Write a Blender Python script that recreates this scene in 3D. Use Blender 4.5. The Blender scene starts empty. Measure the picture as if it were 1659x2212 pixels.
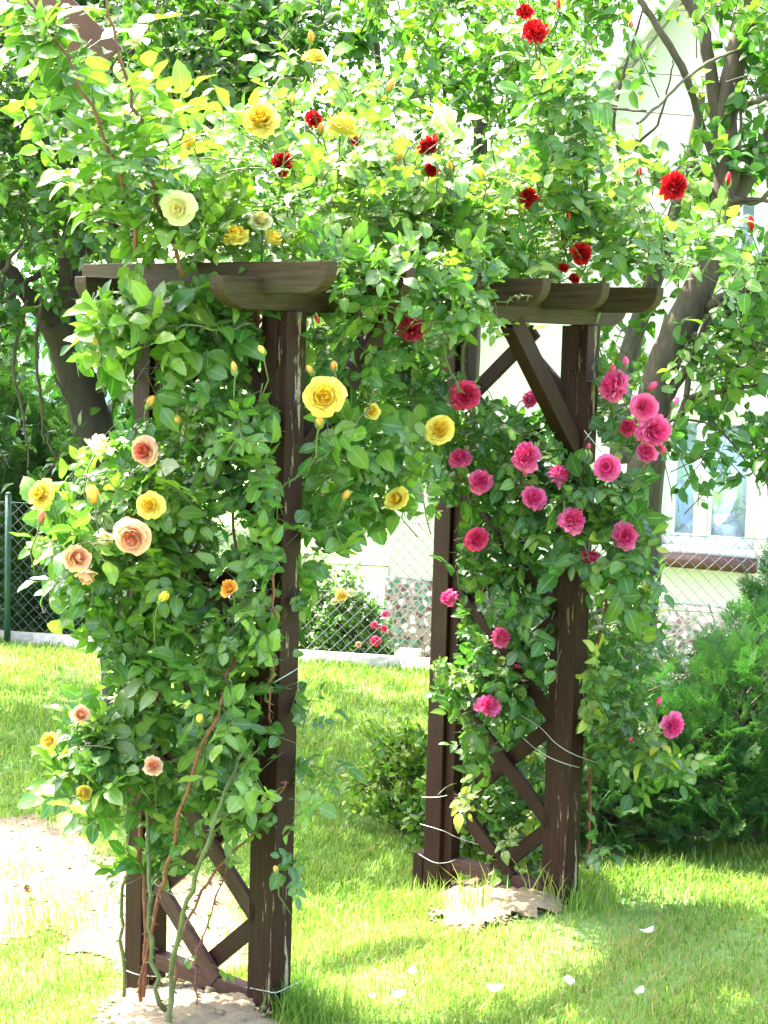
import bpy, bmesh, math, random
import numpy as np
from mathutils import Vector, Matrix
PI = math.pi
rng = np.random.default_rng(7); random.seed(7)
sc = bpy.context.scene
C = sc.collection

# ------------------------------------------------------------------ camera
FD, PITCH, ROLL, EYE = 3740.6, 0.0964, 0.0289, 1.85      # focal length in 1659x2212 units
CX, CY = 829.5, 1106.0
cam = bpy.data.cameras.new("camera"); co = bpy.data.objects.new("camera", cam); C.objects.link(co)
co.matrix_world = Matrix.Translation((0, 0, EYE)) @ Matrix.Rotation(PI/2-PITCH, 4, 'X') @ Matrix.Rotation(ROLL, 4, 'Z')
cam.sensor_fit = 'VERTICAL'; cam.sensor_height = 36; cam.lens = FD/2212*36
cam.clip_start = .05; cam.clip_end = 1000
sc.camera = co

def at(X, Y, dep):
    """world point seen at (X, Y) of the photograph at distance dep along world Y"""
    x, y = X-CX, Y-CY
    c, s = math.cos(ROLL), math.sin(ROLL)
    a, b = x*c+y*s, -x*s+y*c
    cp, sp = math.cos(PITCH), math.sin(PITCH)
    vx, vy, vz = a/FD, cp-b/FD*sp, -sp-b/FD*cp
    k = dep/vy
    return Vector((vx*k, dep, EYE+vz*k))
def proj(P):
    P = np.asarray(P, float).reshape(-1, 3)
    cp, sp = math.cos(PITCH), math.sin(PITCH)
    z = P[:, 2]-EYE
    yy = P[:, 1]*cp-z*sp; zz = P[:, 1]*sp+z*cp
    X = FD*P[:, 0]/yy; Y = -FD*zz/yy
    c, s = math.cos(ROLL), math.sin(ROLL)
    return CX+X*c-Y*s, CY+X*s+Y*c
def sstep(a, b, t):
    t = np.clip((t-a)/(b-a), 0, 1); return t*t*(3-2*t)
def fence_y(x): return 10.5-.198*(x-.28)
def g(x, y):
    x = np.asarray(x, float); y = np.asarray(y, float)
    h = -.13*sstep(4.9, 6.0, y-x) * (1-sstep(1.5, 4, x))
    h = h - .57*sstep(.15, 1.6, y-fence_y(x))
    h = h + .012*np.sin(2.1*x+.7*y)*np.sin(1.7*y-.4*x+1) + .006*np.sin(5.3*x+1)*np.sin(4.7*y)
    return h
def gnd(X, Y):
    lo, hi = 2.5, 40
    for _ in range(40):
        m = (lo+hi)/2; p = at(X, Y, m)
        if p.z > g(p.x, p.y): lo = m
        else: hi = m
    return at(X, Y, lo)

# ------------------------------------------------------------------ mesh helpers
def mk(name, V, F, mat, parent=None, smooth=False, attrs=None):
    V = np.asarray(V, np.float32).reshape(-1, 3); F = np.asarray(F, np.int32)
    me = bpy.data.meshes.new(name)
    me.vertices.add(len(V)); me.vertices.foreach_set("co", V.ravel())
    n, k = F.shape
    me.loops.add(n*k); me.loops.foreach_set("vertex_index", F.ravel())
    me.polygons.add(n); me.polygons.foreach_set("loop_start", np.arange(0, n*k, k, dtype=np.int32))
    if smooth: me.polygons.foreach_set("use_smooth", np.ones(n, bool))
    for an, av in (attrs or {}).items():
        a = me.attributes.new(an, 'FLOAT', 'POINT'); a.data.foreach_set("value", np.asarray(av, np.float32))
    me.materials.append(mat); me.update(calc_edges=True)
    o = bpy.data.objects.new(name, me); C.objects.link(o)
    if parent: o.parent = parent
    return o
class MB:
    def __init__(s): s.V = []; s.F = []; s.A = []; s.n = 0
    def add(s, V, F, a=0.):
        V = np.asarray(V, float).reshape(-1, 3); F = np.asarray(F, int)
        s.V.append(V); s.F.append(F+s.n); s.n += len(V)
        s.A.append(np.full(len(V), a) if np.isscalar(a) else np.asarray(a))
    def box(s, lo, hi, a=0.):
        x0, y0, z0 = lo; x1, y1, z1 = hi
        V = [(x0,y0,z0),(x1,y0,z0),(x1,y1,z0),(x0,y1,z0),(x0,y0,z1),(x1,y0,z1),(x1,y1,z1),(x0,y1,z1)]
        s.add(V, [(0,3,2,1),(4,5,6,7),(0,1,5,4),(1,2,6,5),(2,3,7,6),(3,0,4,7)], a)
    def tube(s, pts, rad, sides=6, a=0.):
        P = np.asarray([tuple(p) for p in pts], float); n = len(P)
        R_ = np.full(n, rad) if np.isscalar(rad) else np.asarray(rad, float)
        T = np.gradient(P, axis=0); T /= np.linalg.norm(T, axis=1)[:, None]+1e-9
        ref = np.array([0, 0, 1.]) if abs(T[:, 2]).mean() < .8 else np.array([1., 0, 0])
        A = np.cross(T, ref); A /= np.linalg.norm(A, axis=1)[:, None]+1e-9
        B = np.cross(T, A)
        th = np.arange(sides)*2*PI/sides
        V = P[:, None]+R_[:, None, None]*(A[:, None]*np.cos(th)[None, :, None]+B[:, None]*np.sin(th)[None, :, None])
        F = []
        for i in range(n-1):
            for j in range(sides):
                k = (j+1) % sides
                F.append((i*sides+j, i*sides+k, (i+1)*sides+k, (i+1)*sides+j))
        c = n*sides
        V = np.vstack([V.reshape(-1, 3), P[:1], P[-1:]])
        for j in range(0, sides, 1):
            k = (j+1) % sides
            F.append((c, k, j, j)); F.append((c+1, (n-1)*sides+j, (n-1)*sides+k, (n-1)*sides+k))
        # degenerate quads as caps are avoided: use split centre
        F = [f for f in F if len(set(f)) == 4] if sides % 2 == 0 and False else F
        F2 = []
        for f in F:
            F2.append(f if len(set(f)) == 4 else None)
        F2 = [f for f in F2 if f]
        if sides == 4:
            F2 += [(3, 2, 1, 0), tuple((n-1)*4+q for q in range(4))]
        elif sides == 6:
            b = (n-1)*6
            F2 += [(3, 2, 1, 0), (5, 4, 3, 0), (b, b+1, b+2, b+3), (b, b+3, b+4, b+5)]
        elif sides == 8:
            b = (n-1)*8
            F2 += [(3, 2, 1, 0), (4, 3, 0, 7), (7, 6, 5, 4), (b, b+1, b+2, b+3), (b+7, b, b+3, b+4), (b+4, b+5, b+6, b+7)]
        s.add(V, F2, a)
    def sticks(s, P0, P1, r0, r1, a=0.):
        """many straight 3-sided sticks"""
        P0 = np.asarray(P0, float); P1 = np.asarray(P1, float); N = len(P0)
        if N == 0: return
        T = P1-P0; T /= np.linalg.norm(T, axis=1)[:, None]+1e-9
        ref = np.where(np.abs(T[:, 2:3]) < .8, np.array([[0, 0, 1.]]), np.array([[1., 0, 0]]))
        A = np.cross(T, ref); A /= np.linalg.norm(A, axis=1)[:, None]+1e-9
        B = np.cross(T, A)
        V = []
        for P, r in ((P0, r0), (P1, r1)):
            for j in range(3):
                th = j*2*PI/3
                V.append(P+np.reshape(r, (-1, 1))*(A*math.cos(th)+B*math.sin(th)))
        V = np.stack(V, 1).reshape(-1, 3)
        base = (np.arange(N)*6)[:, None, None]
        F = (base+np.array([[0, 1, 4, 3], [1, 2, 5, 4], [2, 0, 3, 5]])[None]).reshape(-1, 4)
        s.add(V, F, a)
    def build(s, name, mat, parent=None, smooth=False, attr=None):
        return mk(name, np.vstack(s.V), np.vstack(s.F), mat, parent, smooth, {attr: np.concatenate(s.A)} if attr else None)

def nrm(a): return a/(np.linalg.norm(a, axis=-1, keepdims=True)+1e-9)
# leaf template: stations along the blade x three across
def leaf_template(na, wpos=.42, fold=.25, curl=.18):
    t = np.linspace(0, 1, na)
    w = np.sin(PI*t**(math.log(.5)/math.log(wpos)))**.75
    w[0] = .06; w[-1] = .03
    return t, w, fold, curl
def leaves_mesh(pos, dirv, nv, ln, wd, tint, tmpl):
    t, w, fold, curl = tmpl; na = len(t); N = len(pos)
    d = nrm(dirv); s_ = nrm(np.cross(d, nv)); n_ = np.cross(s_, d)
    fo = fold*rng.uniform(.3, 1.6, N); cu = curl*rng.uniform(-.4, 2.9, N)
    b = np.array([-1., 0, 1.])
    off_s = (wd[:, None, None]*.5*w[None, :, None]*b[None, None, :])
    up = fo[:, None, None]*np.abs(off_s) - (cu*ln)[:, None, None]*(t**2)[None, :, None] + 0*b
    wav = .05*wd[:, None, None]*np.sin(9*t[None, :, None]+rng.uniform(0, 6, N)[:, None, None])*np.abs(b)
    al = ln[:, None, None]*t[None, :, None]+0*b
    V = pos[:, None, None]+al[..., None]*d[:, None, None]+off_s[..., None]*s_[:, None, None]+(up+wav)[..., None]*n_[:, None, None]
    q = []
    for i in range(na-1):
        for j in range(2):
            q.append((i*3+j, i*3+j+1, (i+1)*3+j+1, (i+1)*3+j))
    F = (np.arange(N)*na*3)[:, None, None]+np.array(q)[None]
    tn = np.repeat(tint, na*3)
    ac = np.tile(np.tile(np.abs(b), na), N)
    return V.reshape(-1, 3), F.reshape(-1, 4), tn, ac

# ------------------------------------------------------------------ properties
def tag(o, label, cat, group=None):
    o['label'] = label; o['category'] = cat
    if group: o['group'] = group
    return o
def thing(name, label, cat, loc=(0, 0, 0), group=None):
    o = bpy.data.objects.new(name, None); C.objects.link(o); o.location = loc; o.empty_display_size = .1
    return tag(o, label, cat, group)
def kind(o, k): o['kind'] = k; return o
def keep(o, par):   # parent while the mesh is written in world coordinates
    o.parent = par; o.matrix_parent_inverse = Matrix.Translation(-Vector(par.location)); return o

# ------------------------------------------------------------------ materials
def newmat(name):
    m = bpy.data.materials.new(name); m.use_nodes = True
    nt = m.node_tree; b = nt.nodes['Principled BSDF']
    return m, nt, b
def N(nt, t, **kw):
    n = nt.nodes.new(t)
    for k, v in kw.items():
        if k in n.inputs: n.inputs[k].default_value = v
        else: setattr(n, k, v)
    return n
def ramp(nt, fac, stops, interp='LINEAR'):
    r = nt.nodes.new('ShaderNodeValToRGB'); r.color_ramp.interpolation = interp
    el = r.color_ramp.elements
    while len(el) < len(stops): el.new(.5)
    for e, (p, c) in zip(el, stops):
        e.position = p; e.color = (*c, 1) if len(c) == 3 else c
    nt.links.new(fac, r.inputs[0]); return r
def mixc(nt, fac, a, b, mode='MIX'):
    m = nt.nodes.new('ShaderNodeMix'); m.data_type = 'RGBA'; m.blend_type = mode
    for sock, v in ((m.inputs[0], fac), (m.inputs[6], a), (m.inputs[7], b)):
        if hasattr(v, 'is_linked'): nt.links.new(v, sock)
        else: sock.default_value = v if isinstance(v, (float, int)) else ((*v, 1) if len(v) == 3 else v)
    return m.outputs[2]
def noise(nt, scale, detail=4, coord='Object', stretch=None, rough=.55):
    tc = nt.nodes.new('ShaderNodeTexCoord'); out = tc.outputs[coord]
    if stretch:
        mp = nt.nodes.new('ShaderNodeMapping'); mp.inputs['Scale'].default_value = stretch
        nt.links.new(out, mp.inputs[0]); out = mp.outputs[0]
    n = N(nt, 'ShaderNodeTexNoise', Scale=scale, Detail=detail, Roughness=rough)
    nt.links.new(out, n.inputs['Vector']); return n.outputs['Fac']
def plain(name, col, rough=.6, var=0., scale=20, metallic=0., bump=0.):
    m, nt, b = newmat(name)
    b.inputs['Roughness'].default_value = rough; b.inputs['Metallic'].default_value = metallic
    f = noise(nt, scale)
    c = tuple(max(0, x*(1-var)) for x in col); d = tuple(min(1, x*(1+var)) for x in col)
    r = ramp(nt, f, [(.3, c), (.7, d)])
    nt.links.new(r.outputs[0], b.inputs['Base Color'])
    if bump:
        bp = N(nt, 'ShaderNodeBump', Strength=bump, Distance=.01); nt.links.new(f, bp.inputs['Height'])
        nt.links.new(bp.outputs[0], b.inputs['Normal'])
    return m
def leafmat(name, stops, trans=.4, rough=.38, spec=.5, vein=False, tgain=(1.2, 1.7, .65)):
    m, nt, b = newmat(name)
    a = N(nt, 'ShaderNodeAttribute', attribute_name='tint')
    r = ramp(nt, a.outputs['Fac'], stops)
    col = r.outputs[0]
    if vein:
        v = N(nt, 'ShaderNodeAttribute', attribute_name='across')
        vr = ramp(nt, v.outputs['Fac'], [(0, (1, 1, 1)), (.13, (0, 0, 0))])
        col = mixc(nt, vr.outputs[0], col, mixc(nt, .45, col, (.32, .42, .16)))
    nt.links.new(col, b.inputs['Base Color'])
    b.inputs['Roughness'].default_value = rough; b.inputs['Specular IOR Level'].default_value = spec
    t = N(nt, 'ShaderNodeBsdfTranslucent')
    tc = mixc(nt, 1., col, tgain, 'MULTIPLY'); nt.links.new(tc, t.inputs['Color'])
    mx = N(nt, 'ShaderNodeMixShader', Fac=trans)
    out = nt.nodes['Material Output']
    nt.links.new(b.outputs[0], mx.inputs[1]); nt.links.new(t.outputs[0], mx.inputs[2]); nt.links.new(mx.outputs[0], out.inputs['Surface'])
    return m
def petalmat(name, stops, trans=.3):
    m = leafmat(name, stops, trans, .6, .25, False, (1.1, 1.0, .9)); return m
def woodmat(name, dark, light, peel=.0, moss=.0):
    m, nt, b = newmat(name)
    f = noise(nt, 6, 6, 'Object', (1.2, 22, 22), .65)
    col = ramp(nt, f, [(.3, dark), (.72, light)]).outputs[0]
    if moss:
        f2 = noise(nt, 7, 4, 'Object', (1, 1.6, 1.6))
        mk_ = ramp(nt, f2, [(.5, (0, 0, 0)), (.7, (moss,)*3)])
        col = mixc(nt, mk_.outputs[0], col, (.04, .042, .014))
    if peel:
        f3 = noise(nt, 5, 6, 'Object', (1., 9, 9), .7)
        f5 = noise(nt, 1.7, 2, 'Object', (1., 14, 14)); pm_ = N(nt, 'ShaderNodeMath', operation='MULTIPLY_ADD'); nt.links.new(f5, pm_.inputs[0]); pm_.inputs[1].default_value = .55; nt.links.new(f3, pm_.inputs[2])
        mp = ramp(nt, pm_.outputs[0], [(1.33-peel-.02, (0, 0, 0)), (1.33-peel+.03, (1, 1, 1))])
        f4 = noise(nt, 90, 3)
        pc = ramp(nt, f4, [(.3, (.2, .15, .09)), (.7, (.36, .3, .19))])
        col = mixc(nt, mp.outputs[0], col, pc.outputs[0])
    nt.links.new(col, b.inputs['Base Color'])
    b.inputs['Roughness'].default_value = .6; b.inputs['Specular IOR Level'].default_value = .2
    bp = N(nt, 'ShaderNodeBump', Strength=.35, Distance=.004); nt.links.new(f, bp.inputs['Height']); nt.links.new(bp.outputs[0], b.inputs['Normal'])
    return m
def barkmat(name, dark, light, sc_=14):
    m, nt, b = newmat(name)
    f = noise(nt, sc_, 8, 'Object', (1, 1, .35), .7)
    r = ramp(nt, f, [(.32, dark), (.7, light)]); nt.links.new(r.outputs[0], b.inputs['Base Color'])
    b.inputs['Roughness'].default_value = .85
    bp = N(nt, 'ShaderNodeBump', Strength=.7, Distance=.015); nt.links.new(f, bp.inputs['Height']); nt.links.new(bp.outputs[0], b.inputs['Normal'])
    return m

M = {}
M['rose_leaf'] = leafmat('rose_leaf', [(0, (0.028, 0.082, 0.01632)), (.4, (0.063, 0.15, 0.02448)), (.75, (0.14, 0.22, 0.034)), (1, (0.182, 0.27, 0.0306))], .4, .33, .6, True)
M['red_leaf'] = leafmat('red_rose_leaf', [(0, (0.042, 0.11, 0.0272)), (.5, (0.091, 0.18, 0.0408)), (.85, (0.182, 0.25, 0.0476)), (1, (0.28, 0.31, 0.0408))], .4, .34, .5, True)
M['pink_leaf'] = leafmat('pink_rose_leaf', [(0, (0.0252, 0.075, 0.01632)), (.5, (0.056, 0.14, 0.02448)), (.85, (0.14, 0.21, 0.034)), (1, (0.28, 0.29, 0.034))], .4, .36, .5, True)
M['pear_leaf'] = leafmat('pear_leaf', [(0, (0.0286, 0.075, 0.0154)), (.5, (0.065, 0.13, 0.021)), (1, (0.169, 0.23, 0.0315))], .42, .32, .5)
M['plum_leaf'] = leafmat('plum_leaf', [(0, (0.039, 0.11, 0.021)), (.5, (0.091, 0.19, 0.028)), (1, (0.221, 0.3, 0.035))], .42, .4, .45)
M['apple_leaf'] = leafmat('apple_leaf', [(0, (0.0325, 0.1, 0.021)), (.5, (0.078, 0.17, 0.028)), (1, (0.208, 0.28, 0.035))], .42, .4, .45)
M['far_leaf'] = leafmat('far_leaf', [(0, (.06, .16, .04)), (.5, (.12, .25, .06)), (1, (.22, .35, .09))], .4, .5, .3)
M['conifer'] = leafmat('conifer_spray', [(0, (.022, .07, .022)), (.5, (.05, .125, .034)), (1, (.12, .22, .055))], .32, .55, .3)
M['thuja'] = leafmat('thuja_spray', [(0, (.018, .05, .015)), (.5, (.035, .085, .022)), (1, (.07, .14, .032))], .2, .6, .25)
M['grass'] = leafmat('grass_blade', [(0, (0.0768, 0.17, 0.0228)), (.5, (0.1856, 0.29, 0.04275)), (.85, (0.3328, 0.38, 0.076)), (.93, (0.384, 0.28, 0.114)), (1, (0.4352, 0.29, 0.1425))], .4, .5, .3, False, (1.1, 1.4, .7))
M['cane_green'] = plain('green_cane', (.085, .105, .028), .5, .35, 30)
M['cane_brown'] = plain('brown_cane', (.16, .05, .025), .55, .4, 30)
M['wood'] = woodmat('stained_wood', (.0115, .0033, .002), (.035, .0105, .0062), 0, .12)
M['wood_peel'] = woodmat('peeling_stained_wood', (.0125, .0036, .0022), (.038, .0115, .007), .425, .0)
M['wood_moss'] = woodmat('mossy_wood', (.022, .012, .0065), (.062, .036, .020), 0, .5)
M['wood_grey'] = woodmat('weathered_wood', (.026, .0125, .0095), (.08, .041, .033), .25, 0)
M['bark_dark'] = barkmat('dark_bark', (.011, .008, .005), (.045, .03, .02))
M['bark_apple'] = barkmat('apple_bark', (.032, .023, .014), (.11, .083, .05), 18)
M['bark_pale'] = barkmat('pale_bark', (.055, .045, .03), (.15, .125, .085), 18)
M['twig'] = plain('twig_bark', (.06, .042, .026), .8, .4)
M['wire'] = plain('galvanised_wire', (.1, .11, .12), .75, .15, 40, 0)
M['tie'] = plain('pale_tie_wire', (.42, .42, .38), .45, .12)
M['green_paint'] = plain('green_painted_steel', (.014, .06, .032), .5, .3)
M['kerb'] = plain('concrete', (.48, .44, .38), .9, .2, 25, 0, .3)
M['white_paint'] = plain('white_paint', (.82, .83, .82), .45, .03)
M['plaster'] = plain('cream_plaster', (.6, .565, .48), .9, .04, 40, 0, .15)
M['sill'] = plain('brown_sill_tile', (.085, .03, .026), .5, .3, 30)
M['roof'] = plain('roof_tile', (.4, .37, .35), .8, .25, 30)
M['verge'] = plain('grey_verge_board', (.62, .6, .56), .7, .06)
M['curtain'] = plain('lace', (.75, .78, .82), .9, .12, 35)
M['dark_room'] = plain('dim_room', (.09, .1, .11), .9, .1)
M['paving'] = plain('pale_paving', (.24, .23, .22), .9, .08, 8)
M['dry_leaf'] = plain('dry_leaf', (.2, .07, .03), .8, .3)
M['petal_white'] = petalmat('fallen_petal', [(0, (.8, .74, .72)), (1, (.85, .8, .74))], .25)
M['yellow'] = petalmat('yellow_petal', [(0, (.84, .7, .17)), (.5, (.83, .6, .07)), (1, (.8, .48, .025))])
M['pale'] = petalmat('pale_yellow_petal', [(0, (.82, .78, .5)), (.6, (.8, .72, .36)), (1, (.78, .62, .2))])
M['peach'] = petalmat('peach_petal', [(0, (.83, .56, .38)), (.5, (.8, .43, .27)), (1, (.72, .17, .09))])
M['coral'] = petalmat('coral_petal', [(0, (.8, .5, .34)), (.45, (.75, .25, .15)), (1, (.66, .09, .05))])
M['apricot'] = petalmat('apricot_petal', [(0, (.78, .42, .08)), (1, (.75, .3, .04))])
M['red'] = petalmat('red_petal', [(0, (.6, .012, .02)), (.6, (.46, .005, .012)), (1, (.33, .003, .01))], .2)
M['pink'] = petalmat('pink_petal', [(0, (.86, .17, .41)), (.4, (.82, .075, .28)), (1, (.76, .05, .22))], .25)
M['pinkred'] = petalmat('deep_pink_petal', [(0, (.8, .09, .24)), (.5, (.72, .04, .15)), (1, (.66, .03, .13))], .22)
M['sepal'] = plain('sepal', (.1, .19, .05), .5, .2)

# soil, ground, mosaic, glass
def soilmat(name):
    m, nt, b = newmat(name)
    f = noise(nt, 9, 8, 'Object', None, .7); f2 = noise(nt, 70, 4)
    c = mixc(nt, f2, ramp(nt, f, [(.3, (.07, .05, .026)), (.7, (.19, .147, .088))]).outputs[0], (.25, .2, .122))
    nt.links.new(c, b.inputs['Base Color']); b.inputs['Roughness'].default_value = .95
    bp = N(nt, 'ShaderNodeBump', Strength=.8, Distance=.02); nt.links.new(f, bp.inputs['Height']); nt.links.new(bp.outputs[0], b.inputs['Normal'])
    return m
M['soil'] = soilmat('dry_soil')
def lawnmat():
    m, nt, b = newmat('lawn_base')
    f = noise(nt, 1.3, 6); f2 = noise(nt, 60, 5)
    c1 = ramp(nt, f, [(.3, (.07, .16, .025)), (.7, (.13, .23, .045))]).outputs[0]
    c = mixc(nt, ramp(nt, f2, [(.45, (0, 0, 0)), (.75, (.7,)*3)]).outputs[0], c1, (.22, .22, .09))
    nt.links.new(c, b.inputs['Base Color']); b.inputs['Roughness'].default_value = .95
    return m
M['lawn'] = lawnmat()
def mosaicmat():
    m, nt, b = newmat('broken_glass_mosaic')
    tc = nt.nodes.new('ShaderNodeTexCoord')
    nz = N(nt, 'ShaderNodeTexNoise', Scale=6.); nt.links.new(tc.outputs['Object'], nz.inputs['Vector'])
    mv = mixc(nt, .06, tc.outputs['Object'], nz.outputs['Color'])
    v = N(nt, 'ShaderNodeTexVoronoi', Scale=24.); nt.links.new(mv, v.inputs['Vector'])
    e = N(nt, 'ShaderNodeTexVoronoi', Scale=24., feature='DISTANCE_TO_EDGE'); nt.links.new(mv, e.inputs['Vector'])
    sep = nt.nodes.new('ShaderNodeSeparateColor'); nt.links.new(v.outputs['Color'], sep.inputs[0])
    pal = ramp(nt, sep.outputs[0], [(0, (.003, .022, .011)), (.22, (.007, .04, .02)), (.42, (.3, .32, .31)), (.6, (.035, .085, .06)), (.72, (.022, .009, .006)), (.84, (.3, .32, .3)), (.94, (.008, .03, .017))], 'CONSTANT')
    eg = ramp(nt, e.outputs['Distance'], [(.1, (1, 1, 1)), (.14, (0, 0, 0))])
    c = mixc(nt, eg.outputs[0], pal.outputs[0], (.07, .062, .05))
    nt.links.new(c, b.inputs['Base Color']); b.inputs['Roughness'].default_value = .45; b.inputs['Specular IOR Level'].default_value = .12
    return m
M['mosaic'] = mosaicmat()
def glassmat():
    m, nt, b = newmat('window_glass')
    tr = N(nt, 'ShaderNodeBsdfTransparent', Color=(.8, .88, .95, 1)); gl = N(nt, 'ShaderNodeBsdfGlossy', Roughness=.02, Color=(.85, .93, 1, 1))
    mx = N(nt, 'ShaderNodeMixShader', Fac=.3)
    nt.links.new(tr.outputs[0], mx.inputs[1]); nt.links.new(gl.outputs[0], mx.inputs[2]); nt.links.new(mx.outputs[0], nt.nodes['Material Output'].inputs['Surface'])
    return m
M['glass'] = glassmat()

# ------------------------------------------------------------------ ground
def inpoly(x, y, poly):
    x = np.asarray(x); y = np.asarray(y); r = np.zeros(x.shape, bool); n = len(poly)
    for i in range(n):
        x0, y0 = poly[i][:2]; x1, y1 = poly[(i+1) % n][:2]
        c = ((y0 > y) != (y1 > y)) & (x < (x1-x0)*(y-y0)/(y1-y0+1e-12)+x0)
        r ^= c
    return r
ax = np.concatenate([-np.geomspace(200, 3.2, 22), np.linspace(-3, 3.4, 129), np.geomspace(3.6, 200, 22)])
ay = np.concatenate([-np.geomspace(60, 1, 8), np.linspace(0, 3.4, 12), np.linspace(3.5, 12, 171), np.geomspace(12.2, 400, 30)])
GX, GY = np.meshgrid(ax, ay)
V = np.stack([GX, GY, g(GX, GY)], -1).reshape(-1, 3)
nx, ny = len(ax), len(ay)
ii = (np.arange(ny-1)[:, None]*nx+np.arange(nx-1)[None]).ravel()
kind(mk('lawn', V, np.stack([ii, ii+1, ii+nx+1, ii+nx], 1), M['lawn'], smooth=True), 'structure')

soil_polys = {
 'left': [gnd(*p) for p in [(-160,1758),(60,1766),(190,1796),(255,1846),(400,1896),(530,1926),(540,2000),(525,2095),(430,2128),(280,2090),(180,2052),(80,2026),(-40,2030),(-200,2060)]],
 'mound': [gnd(*p) for p in [(205,2190),(262,2150),(330,2112),(430,2130),(530,2162),(585,2196),(600,2245),(420,2330),(190,2330)]],
 'right': [gnd(*p) for p in [(925,1975),(985,1905),(1080,1890),(1168,1918),(1190,1970),(1120,2012),(1010,2026),(930,2010)]]}
def wob(x, y): return .04*np.sin(11*x+3*y)+.03*np.sin(23*y-9*x)+.02*np.sin(41*x+37*y)
def soil_mask(x, y, grow=0.):
    xx = x+wob(x, y); yy = y+wob(y+3, x)
    r = np.zeros(np.shape(x), bool)
    for k, p in soil_polys.items(): r |= inpoly(xx, yy, p)
    return r
def patch(name, poly, h, hm):
    P = np.array([tuple(p) for p in poly]); x0, y0 = P[:, :2].min(0)-.1; x1, y1 = P[:, :2].max(0)+.1
    xs = np.arange(x0, x1, .018); ys = np.arange(y0, y1, .018)
    X, Y = np.meshgrid(xs, ys)
    m = inpoly(X+wob(X, Y), Y+wob(Y+3, X), poly)
    # distance-ish falloff
    d = m.astype(float)
    for _ in range(14):
        d = (d+np.roll(d, 1, 0)+np.roll(d, -1, 0)+np.roll(d, 1, 1)+np.roll(d, -1, 1))/5
    d = np.clip((d-.4)/.6, 0, 1)
    r = rng.normal(0, 1, X.shape); r2 = r.copy()
    for _ in range(2): r2 = (r2+np.roll(r2, 1, 0)+np.roll(r2, -1, 0)+np.roll(r2, 1, 1)+np.roll(r2, -1, 1))/5
    lump = .010*np.sin(31*X+4*np.sin(9*Y))*np.sin(27*Y+3*np.sin(11*X))+.016*r2
    Z = g(X, Y)+.004+d*h+d*np.abs(lump)*hm
    ny_, nx_ = X.shape
    idx = np.arange(ny_*nx_).reshape(ny_, nx_)
    cell = m[:-1, :-1] & m[1:, 1:] & m[1:, :-1] & m[:-1, 1:]
    F = np.stack([idx[:-1, :-1][cell], idx[:-1, 1:][cell], idx[1:, 1:][cell], idx[1:, :-1][cell]], 1)
    used = np.unique(F); mp = np.full(ny_*nx_, -1); mp[used] = np.arange(len(used))
    Vv = np.stack([X, Y, Z], -1).reshape(-1, 3)[used]
    return kind(mk(name, Vv, mp[F], M['soil'], smooth=True), 'structure')
patch('bare_soil', soil_polys['left'], 0., .4)
patch('soil_mound', soil_polys['mound'], .02, 1.0)
patch('soil_mound', soil_polys['right'], .03, 1.2)
# crumbs of earth on the mounds
mb = MB()
for key, n in (('mound', 900), ('right', 160), ('left', 260)):
    poly = soil_polys[key]; P = np.array([tuple(p) for p in poly])
    k = 0
    while k < n:
        x = rng.uniform(P[:, 0].min(), P[:, 0].max()); y = rng.uniform(P[:, 1].min(), P[:, 1].max())
        if not inpoly(np.array([x]), np.array([y]), poly)[0]: continue
        k += 1
        r = rng.uniform(.003, .009) if key != 'left' else rng.uniform(.003, .008)
        if key == 'mound' and rng.random() < .12: r *= 2
        z = float(g(x, y))+(.018 if key == 'mound' else .025 if key == 'right' else .004)
        q = rng.normal(0, 1, (8, 3))*.22
        base = np.array([(-1,-1,-1),(1,-1,-1),(1,1,-1),(-1,1,-1),(-1,-1,1),(1,-1,1),(1,1,1),(-1,1,1)])*.7+q
        th = rng.uniform(0, 6.3); c, s = math.cos(th), math.sin(th)
        base = base@np.array([[c, -s, 0], [s, c, 0], [0, 0, 1]])*np.array([1.2, .9, .7])*r
        mb.add(base+np.array([x, y, z+r*.3]), [(0,3,2,1),(4,5,6,7),(0,1,5,4),(1,2,6,5),(2,3,7,6),(3,0,4,7)])
kind(mb.build('soil_crumbs', M['soil'], smooth=True), 'stuff')

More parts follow.
